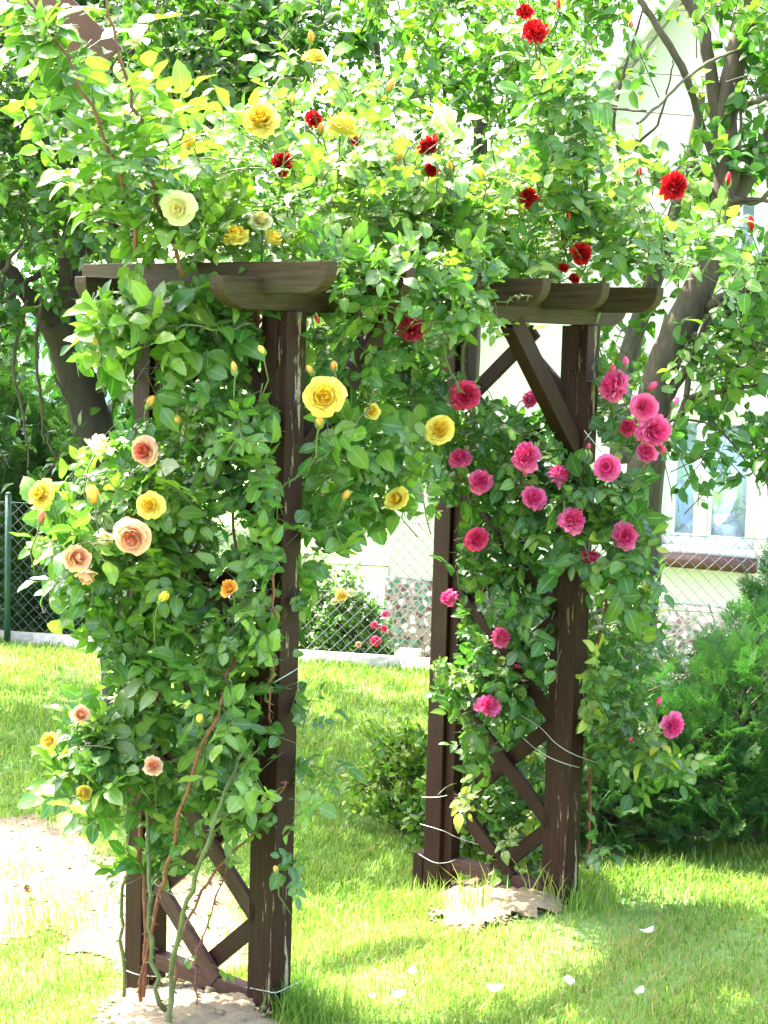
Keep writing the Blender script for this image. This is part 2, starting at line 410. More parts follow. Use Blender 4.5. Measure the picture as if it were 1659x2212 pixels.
# ------------------------------------------------------------------ grass
def grass(n, y0, y1, hmin, hmax, wid, seed):
    r = np.random.default_rng(seed)
    y = r.uniform(y0, y1, n); hw = .235*y+.45
    x = r.uniform(-1, 1, n)*hw
    m = ~soil_mask(x+r.normal(0, .035, n), y+r.normal(0, .05, n)) | (r.random(n) < .05)
    m &= (y < fence_y(x)-.02)
    # worn thin patch by the soil and clumpy cover elsewhere
    worn = np.exp(-((x-.62)**2/.06+(y-5.5)**2/.05)); m &= r.random(n) > .8*worn
    cl = np.sin(7*x+2*np.sin(3*y))*np.sin(6*y+2*np.sin(4*x))
    m &= r.random(n) < (.72+.28*cl)
    x, y = x[m], y[m]; n = len(x)
    cl = cl[m]
    h = r.uniform(hmin, hmax, n)*(1+.25*cl)*np.where(r.random(n) < .03, 1.8, 1)
    th = r.uniform(0, 2*PI, n); lean = r.uniform(.1, .9, n)
    d = np.stack([np.cos(th), np.sin(th), np.zeros(n)], 1); s = np.stack([-np.sin(th), np.cos(th), np.zeros(n)], 1)
    b = np.stack([x, y, g(x, y)-.004], 1); w = wid*r.uniform(.6, 1.3, n)
    up = np.array([0, 0, 1.])
    p1 = b+up*(h*.6)[:, None]+d*(h*lean*.3)[:, None]
    p2 = b+up*(h*(1-.25*lean))[:, None]+d*(h*lean)[:, None]
    V = np.stack([b-s*w[:, None]/2, b+s*w[:, None]/2, p1-s*w[:, None]*.4, p1+s*w[:, None]*.4, p2-s*w[:, None]*.06, p2+s*w[:, None]*.06], 1)
    F = (np.arange(n)*6)[:, None, None]+np.array([[0, 1, 3, 2], [2, 3, 5, 4]])[None]
    big = .5+.5*np.sin(1.9*x+1.3)*np.sin(1.6*y+.4)
    t = np.clip(r.normal(.45, .2, n)+.15*(big-.5), 0, .88)
    dry = r.random(n) < .05+.22*np.exp(-((x-.55)**2/.5+(y-5.15)**2/.12))
    t[dry] = r.uniform(.9, 1, dry.sum())
    return V.reshape(-1, 3), F.reshape(-1, 4), np.repeat(t, 6)
G = MB()
for a in ((120000, 3.9, 5.6, .018, .044, .0034, 1), (110000, 5.6, 7.4, .02, .046, .0042, 2), (125000, 7.4, 11.3, .025, .055, .006, 3)):
    v, f, t = grass(*a); G.add(v, f, t)
def tuft(x, y, n, h, spread, seed, tmin=.2, tmax=.85, wid=.004):
    r = np.random.default_rng(seed)
    px = x+r.normal(0, spread, n); py = y+r.normal(0, spread, n); th = r.uniform(0, 2*PI, n)
    hh = h*r.uniform(.5, 1.1, n); lean = r.uniform(.1, .7, n)
    d = np.stack([np.cos(th), np.sin(th), 0*th], 1); s = np.stack([-np.sin(th), np.cos(th), 0*th], 1)
    b = np.stack([px, py, g(px, py)-.004], 1)
    V = []
    for q, ww in ((0, 1), (.4, .9), (.75, .6), (1, .08)):
        c = b+np.array([0, 0, 1.])*(hh*(q-.3*lean*q*q))[:, None]+d*(hh*lean*q*q)[:, None]
        V += [c-s*wid/2*ww, c+s*wid/2*ww]
    V = np.stack(V, 1)
    F = (np.arange(n)*8)[:, None, None]+np.array([[0, 1, 3, 2], [2, 3, 5, 4], [4, 5, 7, 6]])[None]
    G.add(V.reshape(-1, 3), F.reshape(-1, 4), np.repeat(r.uniform(tmin, tmax, n), 8))
for i, (X, Y, n, h, sp, a, b) in enumerate([
  (650,2195,230,.12,.04,.0,.5),(670,2215,160,.12,.05,.0,.5),(648,2160,90,.14,.025,.0,.45),
  (1215,1990,24,.06,.05,.4,.95),(1275,1965,120,.11,.06,.1,.7),(1170,1960,22,.2,.03,.6,1.),(1010,1985,60,.2,.05,.5,.95),
  (930,1975,120,.11,.06,.3,.8),(1310,1915,130,.08,.09,.1,.6),(1420,1890,140,.08,.12,.1,.6),(1540,1880,140,.08,.12,.1,.6),
  (905,1960,90,.12,.05,.3,.8),(310,2140,40,.1,.04,.2,.7),(90,2010,160,.09,.08,.3,.8),(60,1960,60,.08,.06,.4,.9),(180,1950,60,.07,.07,.4,.9),(40,1890,40,.07,.05,.5,.9),(500,2130,90,.07,.06,.1,.5),(430,2140,60,.06,.05,.2,.6),(200,1760,120,.08,.1,.2,.8)]):
    p = gnd(X, Y); tuft(p.x, p.y, n, h, sp, 50+i, a, b)
# dry clippings lying on the bare soil
n = 5200; x = rng.uniform(-1.7, .75, n); y = rng.uniform(4.3, 6.6, n); m_ = soil_mask(x, y); x, y = x[m_], y[m_]; n = len(x)
th = rng.uniform(0, 6.28, n); L_ = rng.uniform(.02, .07, n); w_ = rng.uniform(.0012, .0026, n)
d_ = np.stack([np.cos(th), np.sin(th), rng.normal(0, .12, n)], 1); s_ = np.stack([-np.sin(th), np.cos(th), 0*th], 1); b_ = np.stack([x, y, g(x, y)+.012+rng.uniform(0, .01, n)], 1)
V = np.stack([b_-s_*w_[:, None], b_+s_*w_[:, None], b_+d_*L_[:, None]+s_*w_[:, None]*.5, b_+d_*L_[:, None]-s_*w_[:, None]*.5], 1)
G.add(V.reshape(-1, 3), (np.arange(n)*4)[:, None]+np.arange(4)[None], np.repeat(rng.uniform(.9, 1, n), 4))
kind(G.build('grass', M['grass'], attr='tint'), 'stuff')

# ------------------------------------------------------------------ the arch
YAW, BX, BY, D_, W_, HB, S_ = .7194, -.2693, 4.6078, .5486, 1.3868, 1.9315, .0734
DU = Vector((math.cos(YAW), -math.sin(YAW), 0)); DV = Vector((math.sin(YAW), math.cos(YAW), 0))
def aw(u, v, z): return Vector((BX, BY, 0))+DU*u+DV*v+Vector((0, 0, z))
arch = thing('rose_arch', 'dark brown timber rose arch with lattice sides on the lawn', 'garden arch', aw(-.3, .7, 0))
def plank(name, p0, p1, sy, sz, ydir, mat, prof=None, bev=.003, parent=arch):
    """timber from p0 to p1: local X along it, local Y ~ ydir"""
    X = (p1-p0); L = X.length; X = X/L; Z = X.cross(ydir).normalized(); Yv = Z.cross(X)
    me = bpy.data.meshes.new(name); bm = bmesh.new()
    if prof is None:
        prof = [(0, -sz/2), (L, -sz/2), (L, sz/2), (0, sz/2)]
    nseg = len(prof)
    a = [bm.verts.new((x, -sy/2, z)) for x, z in prof]; b = [bm.verts.new((x, sy/2, z)) for x, z in prof]
    bm.faces.new(a); bm.faces.new(b[::-1])
    for i in range(nseg):
        j = (i+1) % nseg; bm.faces.new((a[j], a[i], b[i], b[j]))
    bmesh.ops.recalc_face_normals(bm, faces=bm.faces)
    bmesh.ops.bevel(bm, geom=[e for e in bm.edges if e.calc_face_angle(0) > .6], offset=bev, segments=2, affect='EDGES', profile=.6)
    bm.to_mesh(me); bm.free(); me.materials.append(mat)
    o = bpy.data.objects.new(name, me); C.objects.link(o)
    o.matrix_world = Matrix.Translation(p0) @ Matrix((X, Yv, Z)).transposed().to_4x4()
    mw = o.matrix_world.copy(); o.parent = parent; o.matrix_parent_inverse = Matrix.Translation(-parent.location)
    o.matrix_basis = mw
    return o
UP = Vector((0, 0, 1))
h = S_/2
posts = {'A': (-D_-h, h), 'B': (-h, h), 'C': (-D_-h, W_+h), 'D': (-h, W_+h)}
for k, (u, v) in posts.items():
    p = aw(u, v, 0); z0 = float(g(p.x, p.y))-.06
    plank('post', aw(u, v, z0), aw(u, v, HB), S_, S_, DU, M['wood_peel'] if k in 'BD' else M['wood'], bev=.004)
for v in (h, W_+h):
    for u, sg in ((-D_, 1), (-S_, -1)):     # stiles of the side panels, inside the posts
        uu = u+sg*.021
        plank('panel_stile', aw(uu, v+.004, .0 if sg < 0 else -.04), aw(uu, v+.004, HB-.002), .04, .05, DU, M['wood'])
    plank('bottom_rail', aw(-D_+.043, v+.004, .02), aw(-S_-.043, v+.004, .02), .045, .045, DV, M['wood_grey'])
    # crossing lattice slats
    u0, u1 = -D_+.012, -S_-.012
    for sgn, off in ((1, -.012), (-1, .012)):
        for k in range(-1, 6):
            za, zb = (.64+.36*k, .25+.36*k) if sgn > 0 else (.22+.36*k, .61+.36*k)
            ua, ub = u0, u1
            sl = (zb-za)/(ub-ua)
            lo, hi = .03, HB-.02
            pts = []
            for (uu, zz) in ((ua, za), (ub, zb)):
                if zz < lo: uu = ua+(lo-za)/sl; zz = lo
                if zz > hi: uu = ua+(hi-za)/sl; zz = hi
                pts.append((uu, zz))
            if abs(pts[0][0]-pts[1][0]) < .08 or pts[0][0] > u1+.01 or pts[1][0] < u0-.01: continue
            plank('lattice_slat', aw(pts[0][0], v+off, pts[0][1]), aw(pts[1][0], v+off, pts[1][1]), .018, .05, DV, M['wood'] if v > 1 else M['wood_grey'] if k < 1 and sgn > 0 else M['wood'], bev=.002)
def tailprof(L, hgt, r, both=True):
    z0, z1 = -hgt/2, hgt/2
    p = []
    n = 6
    p += [(L, z1), (0, z1), (0, z1-.018)]
    for i in range(n+1):
        a = i/n*PI/2; p.append((r-r*math.cos(a) if False else r*(1-math.cos(a)), z1-.018-(hgt-.018)*math.sin(a)))
    for i in range(n+1):
        a = PI/2*(1-i/n); p.append((L-r*(1-math.cos(a)), z1-.018-(hgt-.018)*math.sin(a)))
    p.append((L, z1-.018)) if False else None
    # drop duplicates
    q = []
    for t in p:
        if not q or (abs(q[-1][0]-t[0])+abs(q[-1][1]-t[1])) > 1e-5: q.append(t)
    if abs(q[0][0]-q[-1][0])+abs(q[0][1]-q[-1][1]) < 1e-5: q.pop()
    return q
BH = .082
for u in (-h-.001, -D_-h-.001):
    p0, p1 = aw(u, -.225, HB+BH/2), aw(u, W_+S_+.17, HB+BH/2)
    plank('beam', p0, p1, .05, BH, -DU, M['wood_moss'], tailprof((p1-p0).length, BH, .1), .003)
for k in range(6):
    v = -.0844+.3065*k+.02
    p0, p1 = aw(-D_-S_-.133, v, 2.0564-.041), aw(.2173, v, 2.0564-.041)
    plank('rafter', p0, p1, .04, .082, DV, M['wood_moss'], tailprof((p1-p0).length, .082, .075), .003)
# knee braces under the long beams
for u in (-h, -D_-h):
    for v, sg in ((S_-.005, 1), (W_+.005, -1)):
        plank('knee_brace', aw(u, v-sg*.0, 1.52), aw(u, v+sg*.37, HB+.002), .05, .062, -DU, M['wood'], bev=.003)
for v in (0, W_):
    plank('joint_board', aw(-h-.012, v-.007, HB-.15), aw(-h-.012, v-.007, HB-.003), .034, .013, DU, M['wood'], bev=.0015)
p = aw(-D_-S_, W_, 0)
plank('stake', aw(-D_-S_-.026, W_+.03, -.19), aw(-D_-S_-.026, W_+.03, .035), .045, .06, DU, M['wood'])

# pale wires tying the roses to the timbers
def wire(label, pts, r=.0016, sm=True):
    P = [at(*q) for q in pts]
    if sm and len(P) > 2:
        Q = []
        for i in range(len(P)-1):
            a = P[max(i-1, 0)]; b = P[i]; c = P[i+1]; d = P[min(i+2, len(P)-1)]
            for t in (0, .25, .5, .75):
                Q.append(.5*((2*b)+(c-a)*t+(2*a-5*b+4*c-d)*t*t+(3*b-a-3*c+d)*t**3))
        Q.append(P[-1]); P = Q
    m = MB(); m.tube(P, r*.72, 4)
    o = m.build('tie_wire', M['tie'], smooth=True); tag(o, label, 'wire', 'tie wires on the arch'); return o
wire('bright short tie wire slanting across the near left post at mid height', [(592,1474,4.55),(620,1458,4.56),(650,1440,4.66)], .0022)
wire('sagging tie wire low round the foot of the near left post', [(530,2132,4.72),(575,2141,4.585),(600,2143,4.565),(650,2118,4.64)], .0018)
wire('pale tie wire stretched from lattice to the near right post', [(1117,1582,5.8),(1150,1612,5.72),(1185,1635,5.62),(1222,1650,5.6),(1252,1658,5.66)], .0018)
wire('thin long tie wire running past the near right post into the conifer', [(1100,1530,5.8),(1165,1570,5.68),(1200,1605,5.6),(1245,1632,5.62),(1330,1660,5.8)], .0016)
wire('thin tie wire across the far right post below the middle', [(908,1780,5.98),(958,1795,5.93),(990,1810,5.97),(1080,1840,5.9),(1125,1860,5.85)], .0016)
wire('level tie wire round the far right post', [(911,1722,5.98),(945,1722,5.93),(966,1718,5.94)], .0016)
wire('drooping tie wire near the foot of the far right post', [(905,1845,5.98),(935,1862,5.92),(960,1864,5.93),(985,1857,5.98)], .0016)
wire('white knotted wire at the knee brace of the near right post', [(1262,930,5.56),(1270,940,5.55),(1277,933,5.55),(1271,941,5.54),(1264,950,5.55),(1271,941,5.55),(1284,957,5.56),(1298,976,5.6)], .0024, False)
wire('white wire loop hanging in the foliage beside the near left post', [(790,741,5.0),(800,752,5.0),(806,770,5.0),(815,780,5.02),(808,772,5.0),(803,790,5.0)], .0022)
wire('crossed tie wires by the lattice behind the rose canes', [(288,1868,4.75),(330,1905,4.7),(360,1925,4.72),(400,1950,4.85)], .0018)
wire('sagging tie wire low round the far left post', [(262,2092,4.9),(300,2106,4.86),(345,2110,4.93)], .0018)

# ------------------------------------------------------------------ roses
RT = leaf_template(11, .45, .3, .2); RT[1][1:-1:2] *= .9
def sm_path(P, n=4):
    P = [Vector(p) for p in P]; Q = []
    for i in range(len(P)-1):
        a = P[max(i-1, 0)]; b = P[i]; c = P[i+1]; d = P[min(i+2, len(P)-1)]
        for k in range(n):
            t = k/n
            Q.append(.5*((2*b)+(c-a)*t+(2*a-5*b+4*c-d)*t*t+(3*b-a-3*c+d)*t**3))
    Q.append(P[-1]); return Q
class Rose:
    def __init__(s): s.L = []; s.R = []; s.T = []; s.stem = MB()
    def leaf(s, p, d, up, size, tint, n=5):
        """one pinnate leaf: stalk from p along d with leaflets"""
        d = Vector(d).normalized(); up = Vector(up).normalized()
        side = d.cross(up).normalized(); upn = side.cross(d)
        L = size*1.7
        p = Vector(p)
        pts = [p, p+d*L*.5+upn*L*.03, p+d*L*.95]
        s.R.append((*pts[0], *pts[1], *pts[2]))
        items = [(1., 0, 1.1)]
        items += [(.62, 1, 1.), (.62, -1, 1.)]
        if n >= 5: items += [(.3, 1, .8), (.3, -1, .8)]
        for f, sg, k in items:
            q = pts[0].lerp(pts[2], f)
            ld = d if sg == 0 else (d*.45+side*sg*.9)
            ld = ld+Vector(rng.normal(0, .12, 3)); nn = upn+Vector(rng.normal(0, .18, 3))
            l = size*k*rng.uniform(.85, 1.12)
            s.L.append((*q, *ld, *nn, l, l*rng.uniform(.52, .8), min(1, max(0, tint+rng.normal(0, .1))), len(s.R)-1))
    def sprig(s, p, d, length, nl, size, out, tint=.4, up=(0, 0, 1), upw=.7):
        p = Vector(p); d = Vector(d).normalized()
        bend = Vector((0, 0, -.25*length)); pts = [p+d*length*t+bend*t*t for t in (0, .33, .66, 1)]
        s.T.append(pts)
        ph = rng.uniform(0, 6.28)
        for i in range(nl):
            t = (i+.6)/nl; q = p+d*length*t+bend*t*t
            a = ph+i*2.4
            side = d.orthogonal().normalized(); side = Matrix.Rotation(a, 3, d) @ side
            ld = side*.8+d*.45+Vector(out)*.35+Vector((0, 0, -.15))
            un = Vector(up)*upw+Vector(out)*.55+Vector(rng.normal(0, .3, 3))
            s.leaf(q, ld, un, size*rng.uniform(.55, 1.25), tint+(.12 if t > .8 else 0)+rng.normal(0, .12), 5 if rng.random() < .75 else 3)
    def cane(s, name, pts, r0, r1, mat, parent, thorns=True):
        Q = sm_path(pts, 5); n = len(Q)
        rad = np.linspace(r0, r1, n)*(1+.1*np.sin(np.arange(n)*2.3)); Q = [q+Vector(rng.normal(0, .004, 3)) for q in Q]
        m = MB(); m.tube(Q, rad, 6)
        if thorns:
            for i in range(1, n-1):
                for _ in range(2):
                    t = rng.random(); q = Q[i].lerp(Q[i+1], t); a = rng.normal(0, 1, 3); ax_ = (Q[i+1]-Q[i]).normalized()
                    sd = Vector(a); sd = (sd-ax_*sd.dot(ax_)).normalized()
                    b = q+sd*rad[i]*.8
                    m.sticks([b], [b+sd*.014-Vector((0, 0, .005))], .0036, .0003)
        return keep(m.build(name, mat, None, True), parent)
keepouts = [   # photo-space outlines of timber left bare: (polygon, deepest distance, chance a leaf over it is dropped)
 ([(602,640),(660,640),(652,1130),(646,1440),(642,1760),(600,1760)], 4.75, .92),
 ([(560,1640),(602,1640),(602,2200),(550,2200)], 4.75, .6),
 ([(560,1760),(640,1760),(640,2200),(550,2200)], 4.75, .85),
 ([(285,564),(715,556),(712,626),(285,632)], 5.1, .8),
 ([(180,570),(285,566),(285,632),(190,632)], 5.1, .75),
 ([(500,612),(700,622),(720,672),(540,672)], 4.9, .85),
 ([(1060,604),(1425,618),(1372,705),(1060,690)], 5.9, .93),
 ([(1225,700),(1305,700),(1275,960),(1215,960)], 5.8, .93),
 ([(1072,700),(1155,700),(1275,960),(1235,1000)], 5.8, .93),
 ([(1200,1215),(1262,1215),(1245,1975),(1180,1975)], 5.9, .92),
 ([(932,1090),(1000,1090),(985,1420),(925,1420)], 6.3, .93),
 ([(912,1490),(1000,1560),(985,1940),(880,1960)], 6.3, .9),
 ([(290,730),(348,730),(348,900),(290,900)], 5.1, .96),
 ([(715,1190),(838,1190),(838,1420),(650,1420)], 6, .93),
 ([(840,1130),(930,1110),(930,1480),(640,1480)], 6, .95),
 ([(1320,100),(1460,80),(1450,340),(1310,330)], 7, .95),
 ([(660,1180),(720,1190),(720,1900),(650,1900)], 4.9, .55), ([(250,1880),(560,1880),(560,2100),(250,2100)], 4.9, .8),
 ([(0,560),(185,560),(170,700),(170,800),(275,850),(280,930),(100,990),(0,1000)], 5.6, .95),
 ([(1440,640),(1560,560),(1560,650),(1480,720),(1440,820),(1350,1000),(1330,900),(1400,740)], 6.5, .88),
 ([(1340,700),(1400,640),(1420,700),(1390,800),(1330,800)], 6.5, .7),
 ([(95,-10),(195,-10),(228,105),(198,120)], 6.1, .85),
 ([(0,1400),(225,1400),(225,1490),(0,1490)], 6, 1),
]
for k_ in (0, 1, 2):
    q_ = [proj(aw(-D_+.02, W_+.03, .64+.36*k_+e_)) for e_ in (-.035, .035)]+[proj(aw(-S_-.01, W_+.03, .25+.36*k_+e_)) for e_ in (.035, -.035)]
    keepouts.append(([(float(a_[0]), float(b_[0])) for a_, b_ in q_], 6.2, .8 if k_ < 2 else .6))
def finish(rose, root, mat):
    L = np.array(rose.L)
    ctr = L[:, :3]+nrm(L[:, 3:6])*L[:, 9:10]*.5
    X, Y = proj(ctr); k = np.ones(len(L), bool); rg = rng.random(len(rose.R)); rr = rg[L[:, 12].astype(int)]
    for poly, dmax, pr in keepouts:
        k &= ~(inpoly(X, Y, poly) & (L[:, 1] < dmax) & (rr < pr))
    tip = L[:, :3]+nrm(L[:, 3:6])*L[:, 9:10]; TX, TY = proj(tip); BX_, BY_ = proj(L[:, :3])
    for bx, by, br, bd in CLEAR:
        near = (np.minimum(np.minimum(np.hypot(X-bx, Y-by), np.hypot(TX-bx, TY-by)), np.hypot(BX_-bx, BY_-by)) < br*1.05)
        k &= ~(near & (L[:, 1] < bd+.05) & (rr < .93))
    k &= ctr[:, 2] > .02
    cnt = np.bincount(L[k, 12].astype(int), minlength=len(rose.R)); R_ = np.array(rose.R)[cnt >= 2]
    rose.stem.sticks(np.vstack([R_[:, :3], R_[:, 3:6]]), np.vstack([R_[:, 3:6], R_[:, 6:9]]), .0011, .0008, .5)
    for pts in rose.T:
        X, Y = proj(pts); rq = rng.random(); bad = False
        for poly, dmax, pr in keepouts:
            if rq < pr and inpoly(X, Y, poly).any() and pts[0].y < dmax: bad = True
        if not bad: rose.stem.tube(pts, [.0022, .0019, .0016, .001], 4, .4)
    L = L[k]
    v, f, t, a = leaves_mesh(L[:, :3], L[:, 3:6], L[:, 6:9], L[:, 9], L[:, 10], L[:, 11], RT)
    o = mk('foliage', v, f, mat, None, True, {'tint': t, 'across': a}); keep(o, root)
    keep(rose.stem.build('stems', M['cane_green'], None, True), root)

# blooms ---------------------------------------------------------------
def bloom_mesh(name, mat, style, seed):
    """rings of cupped, ruffled petals round the axis +Z, diameter about 1"""
    r = np.random.default_rng(seed); V = []; F = []; A = []; n0 = 0
    if style == 'cup':      # full cupped old-rose form
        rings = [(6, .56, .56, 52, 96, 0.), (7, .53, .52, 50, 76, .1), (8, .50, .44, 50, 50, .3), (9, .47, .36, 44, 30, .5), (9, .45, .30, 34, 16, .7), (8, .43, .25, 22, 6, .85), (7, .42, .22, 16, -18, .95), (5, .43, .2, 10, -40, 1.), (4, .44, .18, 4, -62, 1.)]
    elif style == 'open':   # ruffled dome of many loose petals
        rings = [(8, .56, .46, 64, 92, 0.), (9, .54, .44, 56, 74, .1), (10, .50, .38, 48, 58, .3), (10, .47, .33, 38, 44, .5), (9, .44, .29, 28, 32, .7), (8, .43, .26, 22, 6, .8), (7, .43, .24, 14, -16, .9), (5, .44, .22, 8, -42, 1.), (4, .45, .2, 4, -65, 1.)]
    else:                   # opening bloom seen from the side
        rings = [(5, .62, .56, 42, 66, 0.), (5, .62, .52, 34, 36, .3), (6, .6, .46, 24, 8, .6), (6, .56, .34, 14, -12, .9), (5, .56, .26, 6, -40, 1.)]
    for ri, (np_, Ln, Wd, f0, f1, tint) in enumerate(rings):
        ph = r.uniform(0, 6.28)
        for i in range(np_):
            a0 = ph+i*2*PI/np_+r.normal(0, .12)
            L = Ln*(r.uniform(.8, 1.16) if style == 'open' else r.uniform(.86, 1.1)); Wp = Wd*r.uniform(.85, 1.15); j1, j2 = r.normal(0, 7, 2)
            nt_, nc = 6, 7
            rr = .03; zz = .012*ri
            ruf = r.uniform(0, 6.28); amp = (.045 if style == 'open' else .016)*r.uniform(.4, 1.6)
            grid = []
            for t in range(nt_):
                q = t/(nt_-1)
                if t:
                    fi = math.radians(f0+j1+(f1+j2-f0-j1)*q); rr += math.sin(fi)*L/(nt_-1); zz += math.cos(fi)*L/(nt_-1)
                w = Wp*(.28+.95*math.sin(min(1, q*1.05)*PI*.62))*.62
                if q > .9: w *= .8
                for c in range(nc):
                    s = (c/(nc-1)-.5)*2
                    x = s*w
                    ang = a0+x/max(rr, Wp*.36)*.92
                    e = amp*q*q*math.sin(ruf+s*5.5)*2 - (.03*s*s*L if q > .8 else 0)
                    notch = -(.07 if style == 'open' else .03)*L*math.exp(-(s/.25)**2) if q > .95 else 0
                    dz = e+.10*Wp*s*s*q
                    R_ = rr+notch
                    grid.append((R_*math.cos(ang), R_*math.sin(ang), zz+dz))
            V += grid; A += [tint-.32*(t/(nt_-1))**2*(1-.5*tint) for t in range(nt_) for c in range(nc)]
            for t in range(nt_-1):
                for c in range(nc-1):
                    k = n0+t*nc+c; F.append((k, k+1, k+nc+1, k+nc))
            n0 += nt_*nc
    V = np.array(V); V[:, :2] /= (np.abs(V[:, :2]).max()*2*.95)
    A = np.clip(np.array(A)+np.repeat(r.normal(0, .07, len(A)//42), 42), 0, 1)
    me_o = mk(name, V, F, mat, None, True, {'tint': A}); me = me_o.data
    bpy.data.objects.remove(me_o)
    return me
def bud_mesh(name, mat, seed, opened=.25):
    r = np.random.default_rng(seed); m = MB()
    nS, nR = 9, 12
    for k in range(3):  # wrapped petals
        V = []
        for i in range(nS):
            t = i/(nS-1)
            rad = .28*math.sin(PI*min(1, t*.93+.04))**.7*(1-.15*k)+.02
            for j in range(nR):
                a = j/(nR-1)*PI*1.35+k*2.2
                rj = rad*(1+.10*math.sin(a*1.5+k)+opened*.3*t*(1-abs(j/(nR-1)-.5)))
                V.append((rj*math.cos(a), rj*math.sin(a), t*1.0-.02*k))
        F = [(i*nR+j, i*nR+j+1, (i+1)*nR+j+1, (i+1)*nR+j) for i in range(nS-1) for j in range(nR-1)]
        m.add(V, F, .2+.3*k)
    np_ = sum(len(f) for f in m.F)
    for k in range(5):  # sepals
        a = k*2*PI/5; c, s = math.cos(a), math.sin(a); V = []
        for i in range(5):
            t = i/4; rad = .16+.24*math.sin(PI*min(1, t*.75+.1)); w = .15*(1-t)+.01; z = -.1+.75*t
            for q in (-1, 1): V.append((rad*c-q*w*s, rad*s+q*w*c, z))
        m.add(V, [(2*i, 2*i+1, 2*i+3, 2*i+2) for i in range(4)], 0)
    m.tube([(0, 0, -.28), (0, 0, -.16), (0, 0, -.04), (0, 0, .04)], [.05, .12, .16, .12], 6)
    o = m.build(name, mat, None, True, 'tint'); me = o.data; me.materials.append(M['sepal'])
    mi = np.zeros(len(me.polygons), np.int32); mi[np_:] = 1; me.polygons.foreach_set('material_index', mi)
    bpy.data.objects.remove(o); return me
BM = {}; CLEAR = []
def get_bloom(mat, style, k):
    k = k % 7; key = (mat, style, k)
    if key not in BM:
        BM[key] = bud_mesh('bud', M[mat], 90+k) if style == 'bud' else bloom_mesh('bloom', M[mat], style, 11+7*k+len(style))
    return BM[key]
nb = 0
def bloom(root, rose, X, Y, px, dep, mat, style='cup', face=None, label=None, squash=1.):
    """a flower px photo units across at (X, Y), turned along face"""
    global nb; nb += 1
    P = at(X, Y, dep); dia = px/FD*dep
    CLEAR.append((X, Y, px*.56, dep))
    face = Vector(face) if face else Vector((rng.normal(0, .35), -1, rng.normal(.35, .25)))
    face = face+Vector(rng.normal(0, .22 if style != 'bud' else .3, 3)); face.normalize()
    me = get_bloom(mat, style, nb)
    nm = 'bud' if style == 'bud' else 'bloom'
    o = bpy.data.objects.new(nm, me); C.objects.link(o)
    q = face.to_track_quat('Z', 'Y')
    sc_ = dia*(1.3 if style == 'bud' else 1.)
    o.matrix_world = Matrix.Translation(P) @ q.to_matrix().to_4x4() @ Matrix.Rotation(rng.uniform(0, 6.28), 4, 'Z') @ Matrix.Diagonal((sc_*rng.uniform(.86, 1.08), sc_*rng.uniform(.9, 1.1), sc_*squash*rng.uniform(.85, 1.2), 1))
    mw = o.matrix_world.copy(); o.parent = root; o.matrix_parent_inverse = Matrix.Translation(-root.location); o.matrix_basis = mw
    if label: o['label'] = label
    if rose is not None:
        b = P-face*dia*.05; e = P-face*dia*.9+Vector((rng.normal(0, .02), .04, -.11))
        rose.stem.tube([b, b-face*dia*.4+Vector((rng.normal(0, .006), .004, -.012)), b-face*dia*.7+Vector((rng.normal(0, .014), .018, -.055)), e], [.0026, .0022, .002, .002], 4, .4)
    return o

def fill(rose, poly, depf, n, size, out, tint=.4, nl=(3, 5), length=(.07, .16), updir=None, jit=.06, tj=.1):
    P = np.array(poly); k = 0
    while k < n:
        X = rng.uniform(P[:, 0].min(), P[:, 0].max()); Y = rng.uniform(P[:, 1].min(), P[:, 1].max())
        if not inpoly(np.array([X]), np.array([Y]), poly)[0]: continue
        k += 1
        dep = depf(X, Y)+rng.normal(0, jit)
        p = at(X, Y, dep)
        d = Vector(updir or (0, 0, .3))+Vector(rng.normal(0, .6, 3))+Vector(out)*.4
        L = rng.uniform(*length)
        d.normalize()
        rose.sprig(p-d*L*.5, d, L, int(rng.integers(nl[0], nl[1]+1)), size, out, tint+rng.normal(0, tj))
OUT = Vector((-.2, -.9, .15))
def col_dep(X, Y):   # depth of the left side panel under photo column X
    return float(np.interp(X, [90, 250, 330, 592, 700, 900], [4.72, 4.86, 4.9, 4.62, 4.66, 4.9]))

# --- yellow rose -------------------------------------------------------
yr = Rose(); yroot = thing('yellow_climbing_rose', 'climbing rose with yellow and peach blooms on the left side of the arch', 'climbing rose', aw(-.3, -.15, .02))
body = [(230,920),(330,880),(480,850),(560,860),(610,930),(620,1100),(640,1300),(620,1420),(600,1600),(590,1690),(540,1760),(420,1790),(250,1770),(200,1700),(150,1640),(240,1520),(255,1420),(200,1340),(150,1250),(110,1150),(120,1080)]
fill(yr, body, lambda X, Y: col_dep(X, Y)-.04, 150, .046, OUT, .44, jit=.1)
fill(yr, [(x_ if x_ < 560 else 560+(x_-560)*.3, y_) for x_, y_ in body], lambda X, Y: col_dep(X, Y)-.2, 78, .048, OUT, .54, jit=.05)
fill(yr, [(100,1150),(250,1050),(420,1060),(400,1260),(200,1330),(130,1260)], lambda X, Y: 4.62, 34, .058, OUT, .5, jit=.08)
fill(yr, [(110,1640),(180,1540),(290,1560),(330,1660),(240,1760),(150,1700)], lambda X, Y: 4.62, 22, .055, OUT, .45, jit=.08)
fill(yr, [(215,1320),(260,1240),(330,1420),(310,1560),(260,1560)], lambda X, Y: 4.75, 10, .055, OUT, .4, jit=.05)
fill(yr, [(190,640),(300,610),(520,640),(560,760),(560,900),(350,900),(220,860),(200,760)], lambda X, Y: col_dep(X, Y)+.14, 42, .055, OUT, .25, jit=.1)
fill(yr, [(190,650),(290,640),(390,700),(380,790),(250,830),(180,760)], lambda X, Y: 4.62, 16, .075, OUT, .6, jit=.05)
